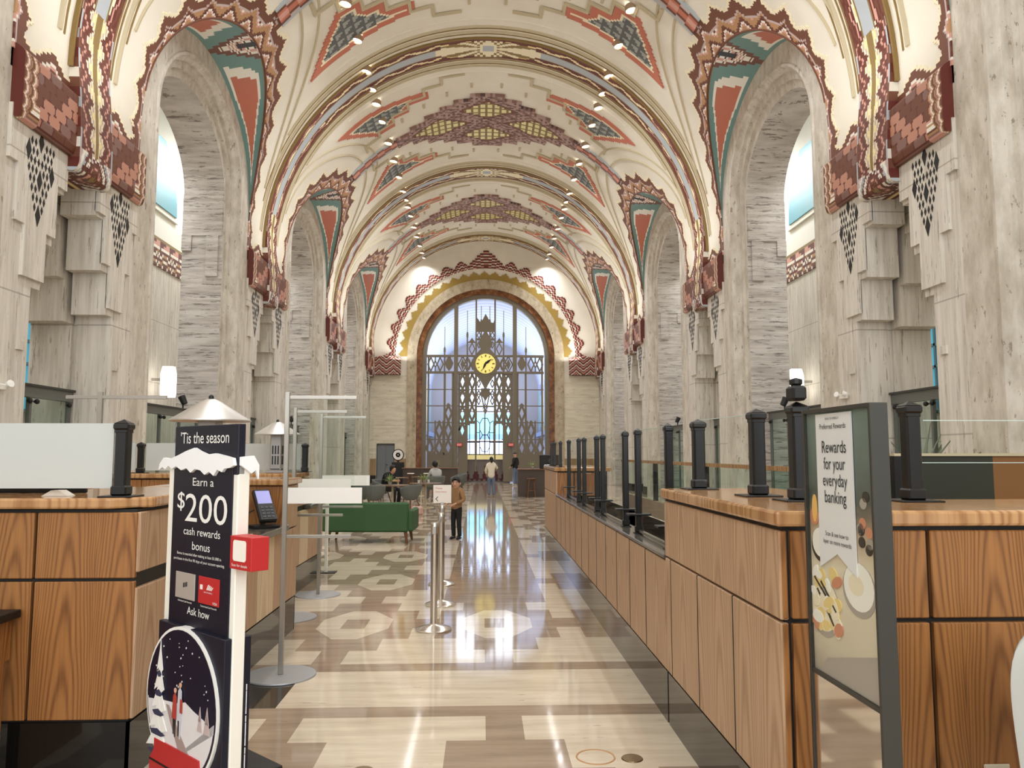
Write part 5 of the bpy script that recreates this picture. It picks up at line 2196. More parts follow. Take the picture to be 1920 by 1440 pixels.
# ------------------------------------------------------------------ entrance sign and retractable belt posts
M_CHROME = mat('brushed chrome', (214, 208, 200), 0.2, 0.95)
PS = [(-0.456, 7.42), (-0.457, 8.62), (-0.515, 9.93)]
nm = ['nearest brushed steel belt post in the middle of the floor', 'middle brushed steel belt post behind the nearest one', 'farthest steel belt post, the one carrying the white entrance sign']
for k, (x, y) in enumerate(PS):
    S = tag(empty('belt_post', (x, y, 0)), nm[k], 'belt barrier', 'steel belt posts across the floor')
    MB().lathe([(0.0, 0.0), (0.168, 0.0), (0.17, 0.012), (0.16, 0.02), (0.08, 0.04), (0.04, 0.055), (0.034, 0.06)], 40).build('base', [M_CHROME], S, smooth=40)
    MB().lathe([(0.034, 0.05), (0.034, 0.88), (0.036, 0.885), (0.036, 0.985), (0.03, 0.995), (0.0, 0.997)], 28).build('tube', [M_CHROME], S, smooth=40)
    b = MB().bbox(-0.018, 0.018, -0.05, -0.03, 0.89, 0.96, 0.003)
    b.bbox(-0.018, 0.018, 0.03, 0.05, 0.89, 0.96, 0.003)
    b.build('cassette', [M_STEEL], S)
    if k < 2:
        x2, y2 = PS[k + 1]
        MB().box(-0.0015, 0.0015, 0.052, y2 - y - 0.056, 0.90, 0.948, 0, Matrix.Rotation(-atan2(x2 - x, y2 - y), 4, 'Z')).build('belt', [mat('grey belt webbing', (176, 172, 168), 0.5)], S)
ES = tag(empty('entrance_sign', (-0.515, 9.93, 0.997)), 'small white entrance sign with an arrow on the farthest belt post', 'sign')
MB().bbox(-0.115, 0.115, -0.006, 0.006, 0.02, 0.25, 0.003).build('board', [mat('sign white', (236, 226, 214), 0.5)], ES)
MB().bbox(-0.02, 0.02, -0.012, 0.012, 0.0, 0.03, 0.003).build('clip', [M_CHROME], ES)
MRD = mat('sign text red', (206, 120, 112), 0.5)
text('lettering', 'Please', ES, MRD, -0.085, -0.007, 0.20, 0.085, 0.022, 'LEFT')
text('lettering', 'Enter Here', ES, MRD, -0.085, -0.007, 0.155, 0.14, 0.022, 'LEFT')
b = MB()
b.prism([(-0.088, 0.075), (-0.058, 0.105), (-0.052, 0.10), (-0.078, 0.075), (-0.052, 0.05), (-0.058, 0.045)], -0.0085, -0.006, 'y')
b.build('arrow', [M_PK], ES)

# ------------------------------------------------------------------ acrylic divider stands at the left
def divider(x, y, label, left=0.0, right=0.53, glass=True):
    S = tag(empty('divider_stand', (x, y, 0)), label, 'divider', 'acrylic dividers on round plates')
    MB().lathe([(0.0, 0.0), (0.257, 0.0), (0.26, 0.004), (0.257, 0.012), (0.0, 0.012)], 48).build('base_plate', [mat('light grey plate', (176, 178, 180), 0.35, 0.3)], S, smooth=40)
    b = MB()
    b.bbox(-0.018, 0.018, -0.014, 0.014, 0.012, 2.12, 0.003)
    b.build('pole', [mat('satin aluminium', (176, 170, 160), 0.35, 0.7)], S)
    MB().bbox(-left if left else 0.018, right, -0.009, 0.009, 2.065, 2.093, 0.002).build('top_bar', [MATS['satin aluminium']], S)
    if glass:
        MB().bbox(0.018, right * 0.95, -0.009, 0.009, 1.01, 1.035, 0.002).build('lower_bar', [MATS['satin aluminium']], S)
        r = 0.03
        MB().prism([(0.02, 1.035), (right, 1.035), (right + 0.08, 1.035 + r), (right + 0.085, 2.06), (0.02, 2.06)], -0.002, 0.002, 'y').build('acrylic_sheet', [G_ACRYL], S)
        MB().box(0.02, right + 0.05, -0.0045, -0.0025, 1.27, 1.39).build('white_band', [mat('white film', (240, 236, 228), 0.5)], S)
    return S


divider(-1.5, 5.96, 'nearest acrylic divider on a round grey plate, in front of the left counter')
divider(-1.93, 8.0, 'acrylic divider whose plate is half hidden behind the service ledge plinth')
divider(-1.92, 9.25, 'acrylic divider beside the second left counter, on a fully visible plate')
divider(-2.93, 6.0, 'slim T-shaped divider frame standing behind the left counter', left=0.26, right=0.5, glass=False)
b = MB().bbox(-0.02, 0.02, -0.025, 0.025, 0.0, 1.14, 0.003)
WP = tag(empty('white_panel_stand', (-2.17, 10.95, 0)), 'narrow white panel on a black foot at the end of the second left counter', 'panel stand')
b.build('panel', [M_CARDW], WP)
MB().bbox(-0.06, 0.14, -0.09, 0.09, 0.0, 0.012, 0.003).build('foot', [M_BLACK], WP)

# exit signs on the great window
for k, (px_, lb) in enumerate(((863, 'small red exit sign on the window lattice, left of the bright middle'), (959.5, 'small red exit sign on the window lattice, right of the bright middle'))):
    x, z = eg(px_, 834)
    E_ = tag(empty('exit_sign', (x, YG - 0.16, z)), lb, 'exit sign')
    MB().bbox(-0.17, 0.17, -0.03, 0.03, -0.1, 0.1, 0.006).build('housing', [mat('dark red case', (96, 30, 26), 0.5)], E_)
    MB().box(-0.15, 0.15, -0.034, -0.03, -0.08, 0.08).build('face', [mat('lit exit red', (206, 84, 76), 0.5, 0, 0.4, 0.25, (214, 90, 80))], E_)
    text('lettering', 'EXIT', E_, M_PW, 0.0, -0.035, -0.05, 0.24, 0.1)
# ================================================================== FAR FURNITURE
M_GREEN = mat('dark green upholstery', (56, 90, 52), 0.75)
M_CHAIR = mat('grey felt shell', (104, 108, 104), 0.85)
M_WOODL = mat('walnut wood', (112, 72, 44), 0.45)
M_DWOOD = mat('dark brown laminate', (70, 56, 44), 0.45)
M_TABLE = mat('brown table top', (120, 92, 66), 0.3)
q = NT('leaf green', 0.5, 0.4)
q.color(q.ramp(q.noise(q.pos((30, 30, 30)), 1.0, 2), [(0.3, (92, 128, 62)), (0.7, (196, 214, 150))]))
M_LEAF = q.m
M_DLEAF = mat('dusty dark leaf', (98, 104, 84), 0.55)

S = tag(empty('sofa', (-2.1, 14.72, 0), radians(-3)), 'low green sofa seen from behind, on short walnut legs', 'sofa')
MB().bbox(-0.76, 0.76, -0.38, -0.22, 0.21, 0.75, 0.03).build('backrest', [M_GREEN], S)
MB().bbox(-0.74, 0.74, -0.22, 0.38, 0.21, 0.45, 0.04).build('seat', [M_GREEN], S)
for s in (-1, 1):
    x0, x1 = sorted((s * 0.74, s * 0.85))
    MB().bbox(x0, x1, -0.36, 0.40, 0.22, 0.62, 0.03).build('arm', [M_GREEN], S)
for sx_ in (-1, 1):
    for sy in (-0.3, 0.32):
        b = MB()
        b.tube([(sx_ * 0.7, sy, 0.22), (sx_ * 0.73, sy * 1.03, 0.0)], [0.034, 0.022], 10)
        b.build('leg', [M_WOODL], S)


def chair_seat(t, z):
    pass


def tub_chair(x, y, rz, label, first=[None], m=None, big=1.0):
    """shell chair: wrap-round back that drops into the arms, four splayed legs"""
    if first[0] is None:
        C_ = empty('tub_chair', (0, 0, 0))
        n, mrows = 30, 8
        loops = []
        for j in range(mrows + 1):
            t = j / mrows
            row = []
            for i in range(n + 1):
                a = radians(-145 + 290 * i / n)     # 0 = back (-y)
                c_ = abs(a) / radians(145)
                top = 0.80 - 0.16 * max(0, (c_ - 0.3) / 0.7) ** 1.3
                z = 0.42 + (top - 0.42) * t
                r = 0.19 + 0.10 * (1 - (1 - t) ** 2.2)
                row.append((r * 1.08 * sin(a), -r * cos(a) - 0.02 * t, z))
            loops.append(row)
        b = MB().loft(loops)
        o = b.build('shell', [M_CHAIR], C_, smooth=60)
        md = o.modifiers.new('thick', 'SOLIDIFY')
        md.thickness = 0.028
        b = MB().lathe([(0.0, 0.36), (0.12, 0.37), (0.19, 0.41), (0.215, 0.45), (0.19, 0.475), (0.0, 0.48)], 28)
        b.build('seat', [M_CHAIR], C_, smooth=60)
        for sx_ in (-1, 1):
            for sy in (-1, 1):
                MB().tube([(sx_ * 0.12, sy * 0.12, 0.40), (sx_ * 0.22, sy * 0.22, 0.0)], [0.017, 0.011], 8).build('leg', [M_WOODL], C_)
        first[0] = C_
        c = C_
    else:
        c = copy_tree(first[0])
    c.location = (x, y, 0)
    c.rotation_euler = (0, 0, rz)
    c.scale = (big, big, big)
    tag(c, label, 'chair', 'grey tub chairs round the cafe tables')
    return c


tub_chair(-2.95, 21.2, radians(8), 'grey tub chair seen from behind, in front of the plant table')
tub_chair(-3.38, 21.75, radians(-25), 'grey tub chair half hidden at the left of the plant table')
tub_chair(-1.98, 21.4, radians(52), 'grey tub chair turned sideways, right of the plant table')
tub_chair(-0.92, 28.6, radians(100), 'grey tub chair standing alone between the far tables and the runway', big=1.15)
tub_chair(-1.64, 26.66, pi + 0.5 + pi, 'grey tub chair under the person in the hooded jacket', big=1.1)
tub_chair(-3.15, 24.45, radians(240), 'grey tub chair under the person dressed in black', big=1.05)


def cafe_table(x, y, label, r=0.42, h=0.74):
    T = tag(empty('cafe_table', (x, y, 0)), label, 'table', 'cafe tables at the far left')
    MB().lathe([(0.0, h), (r, h), (r, h - 0.025), (0.0, h - 0.03)], 36).build('top', [M_TABLE], T, smooth=30)
    MB().lathe([(0.035, 0.02), (0.03, h - 0.03)], 14).build('stem', [M_SHADE], T, smooth=50)
    MB().lathe([(0.0, 0.03), (0.05, 0.03), (0.25, 0.012), (0.25, 0.0), (0.0, 0.0)], 28).build('base', [M_SHADE], T, smooth=40)


cafe_table(-2.6, 22.5, 'round cafe table with a potted plant, behind the grey tub chairs', 0.5)
cafe_table(-1.75, 23.9, 'round cafe table with a plant and cups, right of the first one', 0.5)
cafe_table(-3.2, 29.5, 'small far cafe table near the long dark counter, at left', 0.38)
cafe_table(-2.4, 30.3, 'small far cafe table behind the hooded person', 0.38)


def potted_plant(x, y, z, label, s=1.0, n=30, m=None, pot=True):
    P = tag(empty('potted_plant', (x, y, z)), label, 'plant', None)
    random.seed(int(abs(x * 100) + abs(y * 37)))
    if pot:
        MB().lathe([(0.0, 0.0), (0.045 * s, 0.0), (0.065 * s, 0.11 * s), (0.055 * s, 0.11 * s), (0.05 * s, 0.095 * s), (0, 0.095 * s)], 20).build('pot', [mat('stone pot', (170, 164, 148), 0.6)], P, smooth=40)
    b = MB()
    for k in range(n):
        a = random.uniform(0, 2 * pi)
        el = random.uniform(0.35, 1.4)
        L = random.uniform(0.14, 0.26) * s
        wd = 0.014 * s
        pts = []
        for t in (0, 0.35, 0.7, 1.0):
            r = L * t * cos(el) + L * 0.25 * t * t
            zz = 0.09 * s + L * (t * sin(el) - 0.35 * t * t * (1.4 - el))
            pts.append((r, zz, wd * (1 - t) * (1.2 if t < 0.5 else 1.0) + 0.001))
        vs = []
        for r, zz, ww in pts:
            for sg_ in (-1, 0, 1):
                vs.append((r * cos(a) - sg_ * ww * sin(a), r * sin(a) + sg_ * ww * cos(a), zz + (0.006 * s if sg_ else 0)))
        fs = []
        for j in range(3):
            fs += [(j * 3, j * 3 + 1, j * 3 + 4, j * 3 + 3), (j * 3 + 1, j * 3 + 2, j * 3 + 5, j * 3 + 4)]
        b.add(vs, fs)
    b.build('leaves', [m or M_LEAF], P)
    return P


potted_plant(-2.66, 22.35, 0.742, 'bushy light green plant in a stone pot on the nearest cafe table', 1.0, 40)
potted_plant(-1.78, 23.8, 0.742, 'light green plant in a stone pot on the second cafe table', 1.0, 40)
potted_plant(1.9, 29.5, 1.062, 'small green plant on the dark counter at the right of the runway', 1.0, 24)
potted_plant(-2.3, 39.2, 0.922, 'tiny green plant on the long dark far counter', 1.3, 24)
for k, (x, y) in enumerate(((-1.68, 24.1), (-1.95, 23.75))):
    tag(MB().lathe([(0.0, 0.0), (0.032, 0.0), (0.04, 0.1), (0.036, 0.1), (0.03, 0.01), (0.0, 0.01)], 16).build('paper_cup', [M_PW], None, loc=(x, y, 0.742), smooth=50), ['white paper cup on the second cafe table, behind its plant', 'white paper cup on the second cafe table, left of its plant'][k], 'cup')

# long dark counter below the window, and the bar counter with its machine
C = tag(empty('far_counter', (0, 0, 0)), 'long dark brown counter in front of the end wall at the left', 'counter')
MB().box(-4.0, -1.28, 38.9, 39.5, 0, 0.88).build('body', [M_DWOOD], C)
MB().bbox(-4.05, -1.22, 38.85, 39.55, 0.88, 0.92, 0.01).build('top', [M_WOODL], C)
for k in range(4):
    MB().box(-3.98 + k * 0.68, -3.34 + k * 0.68, 38.885, 38.9, 0.06, 0.84).build('panel', [M_DWOOD], C)
C = tag(empty('bar_counter', (0, 0, 0)), 'dark brown bar counter beyond the teller counter, right of the runway', 'counter')
MB().box(1.36, 3.6, 29.4, 30.2, 0, 1.02).build('body', [M_DWOOD], C)
MB().bbox(1.33, 3.65, 29.34, 30.25, 1.02, 1.06, 0.008).build('top', [M_WOODL], C)
MB().box(1.40, 3.58, 29.385, 29.4, 0.08, 0.95).build('front_panel', [M_DWOOD], C)
Cm = tag(empty('coffee_machine', (2.55, 29.7, 1.06)), 'big black coffee machine on the dark bar counter', 'coffee machine')
MB().bbox(-0.36, 0.36, -0.22, 0.22, 0, 0.54, 0.02).build('body', [M_BLACK], Cm)
MB().bbox(-0.2, 0.2, -0.26, -0.22, 0.1, 0.16, 0.01).build('drip_tray', [M_STEEL], Cm)
MB().lathe([(0.0, 0), (0.09, 0.0), (0.09, 0.02), (0.0, 0.02)], 20, (0, 0, 0), 0, Matrix.Translation((0.05, -0.22, 0.32)) @ Matrix.Rotation(pi / 2, 4, 'X')).build('gauge', [mat('dark gauge', (60, 58, 54), 0.3)], Cm)


def stool(x, y, label, h=0.72, top=None):
    T = tag(empty('bar_stool', (x, y, 0)), label, 'stool')
    MB().lathe([(0.0, h), (0.17, h), (0.18, h - 0.015), (0.17, h - 0.04), (0.0, h - 0.045)], 28).build('seat', [top or M_WOODL], T, smooth=40)
    for k in range(4):
        a = pi / 4 + k * pi / 2
        MB().tube([(0.11 * cos(a), 0.11 * sin(a), h - 0.03), (0.2 * cos(a), 0.2 * sin(a), 0.0)], [0.019, 0.015], 8).build('leg', [M_WOODL], T)
    b = MB()
    pts = [(0.165 * cos(pi / 4 + k * pi / 2), 0.165 * sin(pi / 4 + k * pi / 2), 0.25) for k in range(5)]
    b.tube(pts, 0.009, 6)
    b.build('foot_ring', [M_WOODL], T)


stool(1.82, 29.0, 'round wooden bar stool in front of the dark bar counter')
stool(-3.55, 38.3, 'white-topped stool by the far counter, left one', 0.68, M_PW)
stool(-2.75, 38.3, 'white-topped stool by the far counter, right one', 0.68, M_PW)

R = tag(empty('round_sign', (-4.36, 40.0, 0)), 'round white sign with a black emblem on a black pedestal near the grey door', 'sign')
MB().bbox(-0.3, 0.3, -0.2, 0.2, 0, 1.2, 0.02).build('pedestal', [M_BLACK], R)
M = Matrix.Translation((0, 0, 1.57)) @ Matrix.Rotation(pi / 2, 4, 'X')
MB().lathe([(0.0, 0.04), (0.30, 0.04), (0.30, -0.04), (0.0, -0.04)], 36, (0, 0, 0), 0, M).build('disc_rim', [M_BLACK], R, smooth=30)
MB().lathe([(0.0, 0.045), (0.255, 0.045), (0.255, 0.03)], 36, (0, 0, 0), 0, M).build('disc_face', [M_PW], R, smooth=30)
b = MB()
for k in range(6):
    a = 2 * pi * k / 6
    b.prism(disc(0.055, 0, 0, 14, 0.075 * cos(a), 1.57 + 0.075 * sin(a)), -0.052, -0.046, 'y')
b.prism(disc(0.075, 0, 0, 16, 0, 1.57), -0.051, -0.046, 'y')
b.build('emblem', [M_BLACK], R)
MB().prism(disc(0.03, 0, 0, 12, 0, 1.57), -0.056, -0.052, 'y').build('emblem_eye', [M_PW], R)
MB().tube([(0, 0, 1.19), (0, 0, 1.3)], 0.05, 10).build('neck', [M_BLACK], R)

# grey task chair cut by the right edge of the photo
T = tag(empty('task_chair', (1.99, 2.32, 0), radians(15)), 'grey high-backed chair at the right edge beside the reception counter', 'chair')
b = MB()
rows = []
for j in range(17):
    t = 1 - (1 - j / 16) ** 1.8
    z = 0.46 + 0.62 * t
    w2 = 0.235 * max(0.02, 1 - t ** 7) ** 0.5
    yv = 0.20 + 0.07 * t
    rows.append([(w2 * sin(a), yv - 0.03 * cos(a) * 1.0 - 0.0, z) for a in [2 * pi * k / 20 for k in range(20)]])
b.loft(rows, closed=True)
b.add(rows[-1], (tuple(range(20)),))
b.build('backrest', [mat('light grey fabric', (176, 174, 166), 0.8)], T, smooth=60)
MB().bbox(-0.24, 0.24, -0.24, 0.24, 0.42, 0.5, 0.03).build('seat', [MATS['light grey fabric']], T)
MB().lathe([(0.03, 0.08), (0.028, 0.43)], 12).build('column', [M_BLACK], T)
for k in range(5):
    a = 2 * pi * k / 5
    MB().tube([(0, 0, 0.1), (0.27 * cos(a), 0.27 * sin(a), 0.055)], [0.025, 0.018], 8).build('foot', [M_BLACK], T)
    MB().lathe([(0.0, -0.012), (0.026, -0.012), (0.026, 0.012), (0.0, 0.012)], 12, (0, 0, 0), 0, Matrix.Translation((0.27 * cos(a), 0.27 * sin(a), 0.027)) @ Matrix.Rotation(pi / 2, 4, 'X')).build('caster', [M_BLACK], T)
O = tag(empty('wall_outlet', (1.945, YF - 0.0125, 0.435)), 'cream socket plate on the reception counter front, low at the right edge', 'outlet')
MB().bbox(-0.05, 0.05, -0.008, 0.0, -0.045, 0.045, 0.003).build('plate', [mat('cream plate', (214, 206, 184), 0.5)], O)
MB().bbox(-0.026, 0.026, -0.011, -0.007, -0.028, 0.028, 0.003).build('socket', [M_BLACK], O)

# tall plant behind the right counter
for k, (x, y, lb) in enumerate(((3.9, 6.75, 'spiky dusty green plant behind the right counter, by the glass doors'),)):
    P = potted_plant(x, y, 1.05, lb, 2.6, 34, M_DLEAF, pot=False)
    MB().lathe([(0.0, -1.05), (0.16, -1.05), (0.22, 0.2), (0.0, 0.2)], 20).build('tall_planter', [M_BLACK], P, smooth=40)
    P.location = (x, y, 1.05)

# ================================================================== GLAZING BETWEEN THE PIERS
gi = 0
for side in (-1, 1):
    sx = lambda x: HX + side * x
    lr = 'left' if side < 0 else 'right'
    for yp in PIERS[1:4] + ARCHES[1:]:
        hw = 1.16 if yp in PIERS else 2.24
        kind = 'narrow stepped opening' if yp in PIERS else 'round arch'
        idx = (PIERS[1:4] + ARCHES[1:]).index(yp) % 3
        S = tag(empty('glass_door_screen', (0, 0, 0)), 'steel framed glass screen in the %s %s of the %s arcade' % (['first', 'second', 'third'][idx], kind, lr), 'glass screen', 'glazed screens between hall and aisle')
        xg = 7.03 if yp in PIERS else 7.2
        x0, x1 = sorted((sx(xg - 0.05), sx(xg + 0.05)))
        MB().box(x0, x1, yp - hw, yp + hw, 2.5, 2.68).build('beam', [M_BEAM], S)
        x2, x3 = sorted((sx(xg - 0.09), sx(xg + 0.09)))
        MB().box(x2, x3, yp - hw, yp + hw, 2.665, 2.70).build('flange', [mat('dark steel edge', (72, 72, 68), 0.4, 0.5)], S)
        x2, x3 = sorted((sx(xg - 0.006), sx(xg + 0.006)))
        MB().box(x2, x3, yp - hw, yp + hw, 0.0, 2.5).build('glass_pane', [G_TEALG], S)
        nm_ = 3 if yp in PIERS else 5
        for k in range(nm_):
            y = yp - hw + 0.05 + (2 * hw - 0.1) * k / (nm_ - 1)
            MB().box(*sorted((sx(xg - 0.03), sx(xg + 0.03))), y - 0.03, y + 0.03, 0, 2.5).build('mullion', [M_BEAM], S)
            for dy in (-0.09, 0.09):
                if abs(y + dy - yp) < hw - 0.02:
                    M = Matrix.Translation((sx(xg - 0.05), y + dy, 2.44)) @ Matrix.Rotation(pi / 2 * side, 4, 'Y')
                    MB().lathe([(0.0, -0.05), (0.03, -0.045), (0.04, -0.03), (0.04, -0.01), (0.0, 0.05)], 14, (0, 0, 0), 0, M).build('bolt', [M_BLACK], S, smooth=50)

# lanterns and small fittings of the aisles
M_GLOW = mat('glowing white lantern', (255, 252, 244), 0.5, 0, 0.2, 2.2, (255, 250, 240))
M_STRIP = mat('glowing wall strip', (255, 252, 244), 0.5, 0, 0.2, 2.6, (245, 248, 255))
for side in (-1, 1):
    sx = lambda x: HX + side * x
    lr = 'left' if side < 0 else 'right'
    for k, y in enumerate((23.7, 34.0)):
        Ln = tag(empty('wall_lantern', (sx(9.7), y, 3.35)), 'glowing white hexagonal lantern seen through the %s arch of the %s arcade' % (['first', 'second'][k], lr), 'lantern')
        pr = [(p_[0] * 0.72, p_[1] * 0.85) for p_ in [(-0.22, 0), (0.22, 0), (0.3, 0.12), (0.3, 0.85), (0.12, 1.1), (-0.12, 1.1), (-0.3, 0.85), (-0.3, 0.12)]]
        MB().prism(pr, -0.16, 0.16, 'x').build('shade', [M_GLOW], Ln)
        MB().box(*sorted((0, side * 0.5)), -0.04, 0.04, 0.5, 0.58).build('bracket', [M_STEEL], Ln)
    for k, yp in enumerate(PIERS[1:3]):
        St = tag(empty('wall_light', (sx(10.16), yp + 6.1, 3.4)), 'tall narrow glowing wall light seen through the %s stepped opening of the %s arcade' % (['first', 'second'][k], lr), 'wall light')
        MB().bbox(-0.03, 0.03, -0.09, 0.09, 0, 1.1, 0.01).build('tube', [M_STRIP], St)
        MB().bbox(-0.035, 0.035, -0.11, 0.11, -0.05, 0.0, 0.005).build('bracket', [M_STEEL], St)
    # spotlights standing on the steel beams
    for k, yp in enumerate(ARCHES[1:]):
        Sp = tag(empty('beam_spotlight', (sx(7.2), yp + 1.3, 2.70)), 'black spotlight on the steel beam in the %s arch of the %s arcade' % (['first', 'second', 'third'][k], lr), 'spotlight')
        MB().tube([(0, 0, 0), (0, 0, 0.12)], 0.02, 8).build('stem', [M_BLACK], Sp)
        M = Matrix.Translation((0, 0, 0.2)) @ Matrix.Rotation(radians(25 * side), 4, 'Y')
        MB().lathe([(0.0, -0.1), (0.07, -0.1), (0.085, 0.1), (0.0, 0.1)], 16, (0, 0, 0), 0, M).build('head', [M_BLACK], Sp, smooth=40)
    y, z = (13.62, 2.68) if side > 0 else (10.15, 2.52)
    Em = tag(empty('emergency_light', (sx(6.41), y, z)), 'small white twin-headed emergency light on the nearest %s pier' % lr, 'emergency light')
    x0, x1 = sorted((0, -side * 0.06))
    MB().bbox(x0, x1, -0.12, 0.12, -0.05, 0.03, 0.01).build('body', [M_PW], Em)
    for d in (-1, 1):
        M = Matrix.Translation((-side * 0.07, d * 0.14, 0.03)) @ Matrix.Rotation(-side * radians(70), 4, 'Y') @ Matrix.Rotation(d * 0.4, 4, 'X')
        MB().lathe([(0.0, -0.04), (0.035, -0.03), (0.05, 0.04), (0.0, 0.045)], 14, (0, 0, 0), 0, M).build('head', [M_PW], Em, smooth=40)

# ================================================================== CEILING SPOTLIGHTS
M_LENS = mat('lit lamp lens', (255, 250, 240), 0.4, 0, 0.2, 7.0, (255, 246, 230))
M_COLLAR = mat('tan lamp collar', (176, 150, 122), 0.45, 0.2)
ORD = ['first', 'second', 'third', 'fourth', 'fifth', 'sixth', 'seventh', 'eighth', 'ninth', 'tenth', 'eleventh', 'twelfth', 'thirteenth', 'fourteenth', 'fifteenth', 'sixteenth', 'seventeenth', 'eighteenth', 'nineteenth', 'twentieth', 'twenty-first']
ys_ = []
for yp in (11.95, 22.25, 32.55):
    ys_ += [yp + d for d in (-0.6, 0.5, 1.5, 2.8, 4.6, 6.3, 8.0)]
ys_ = [y for y in ys_ if y > 17] + [42.0, 43.1]
proto = None
for side in (-1, 1):
    for k, y in enumerate(ys_):
        s = [s for s, p in _tab if A * cos(p) <= 3.55][0]
        p = Vector(V(s, y, 0.0, side))
        if proto is None:
            L_ = empty('ceiling_spotlight')
            MB().lathe([(0.13, 0.03), (0.15, -0.02), (0.155, -0.12), (0.145, -0.13), (0.14, -0.06), (0.13, 0.02)], 20).build('collar', [M_COLLAR], L_, smooth=40)
            MB().lathe([(0.0, -0.115), (0.09, -0.11), (0.14, -0.095)], 20).build('lens', [M_LENS], L_, smooth=40)
            proto = L_
            o = L_
        else:
            o = copy_tree(proto)
        o.location = p
        o.rotation_euler = (0, -side * radians(8), 0)
        tag(o, 'round lit ceiling spotlight, %s from the near end of the %s row' % (ORD[k], 'left' if side < 0 else 'right'), 'ceiling light', 'round spotlights along the vault')
# ================================================================== PEOPLE
M_SKIN = mat('warm skin', (206, 158, 128), 0.55)
M_HAIR = mat('dark hair', (24, 20, 18), 0.6)
M_CREAMJ = mat('cream hooded jacket', (232, 222, 200), 0.85)
M_JEANS = mat('blue grey jeans', (104, 120, 142), 0.85)
M_BLKC = mat('black clothing', (20, 20, 22), 0.8)
M_TANJ = mat('tan brown jacket', (150, 114, 78), 0.85)
M_GREYJ = mat('light grey hooded jacket', (178, 178, 174), 0.85)
M_SHOE = mat('pale shoe', (206, 196, 182), 0.7)


def skinmesh(name, V_, E_, m, parent, root, levels=2):
    keys = list(V_)
    me = bpy.data.meshes.new(name)
    me.from_pydata([V_[k][0] for k in keys], [(keys.index(a), keys.index(b)) for a, b in E_], [])
    me.materials.append(m)
    o = bpy.data.objects.new(name, me)
    COL.objects.link(o)
    o.parent = parent
    md = o.modifiers.new('skin', 'SKIN')
    md.use_smooth_shade = True
    if not me.skin_vertices:
        bm = bmesh.new()
        bm.from_mesh(me)
        bm.verts.layers.skin.verify()
        bm.to_mesh(me)
        bm.free()
    for i, k in enumerate(keys):
        sv = me.skin_vertices[0].data[i]
        r = V_[k][1]
        sv.radius = (r, r) if isinstance(r, (int, float)) else r
        sv.use_root = (k == root)
    sd = o.modifiers.new('sub', 'SUBSURF')
    sd.levels = levels
    sd.render_levels = levels
    return o


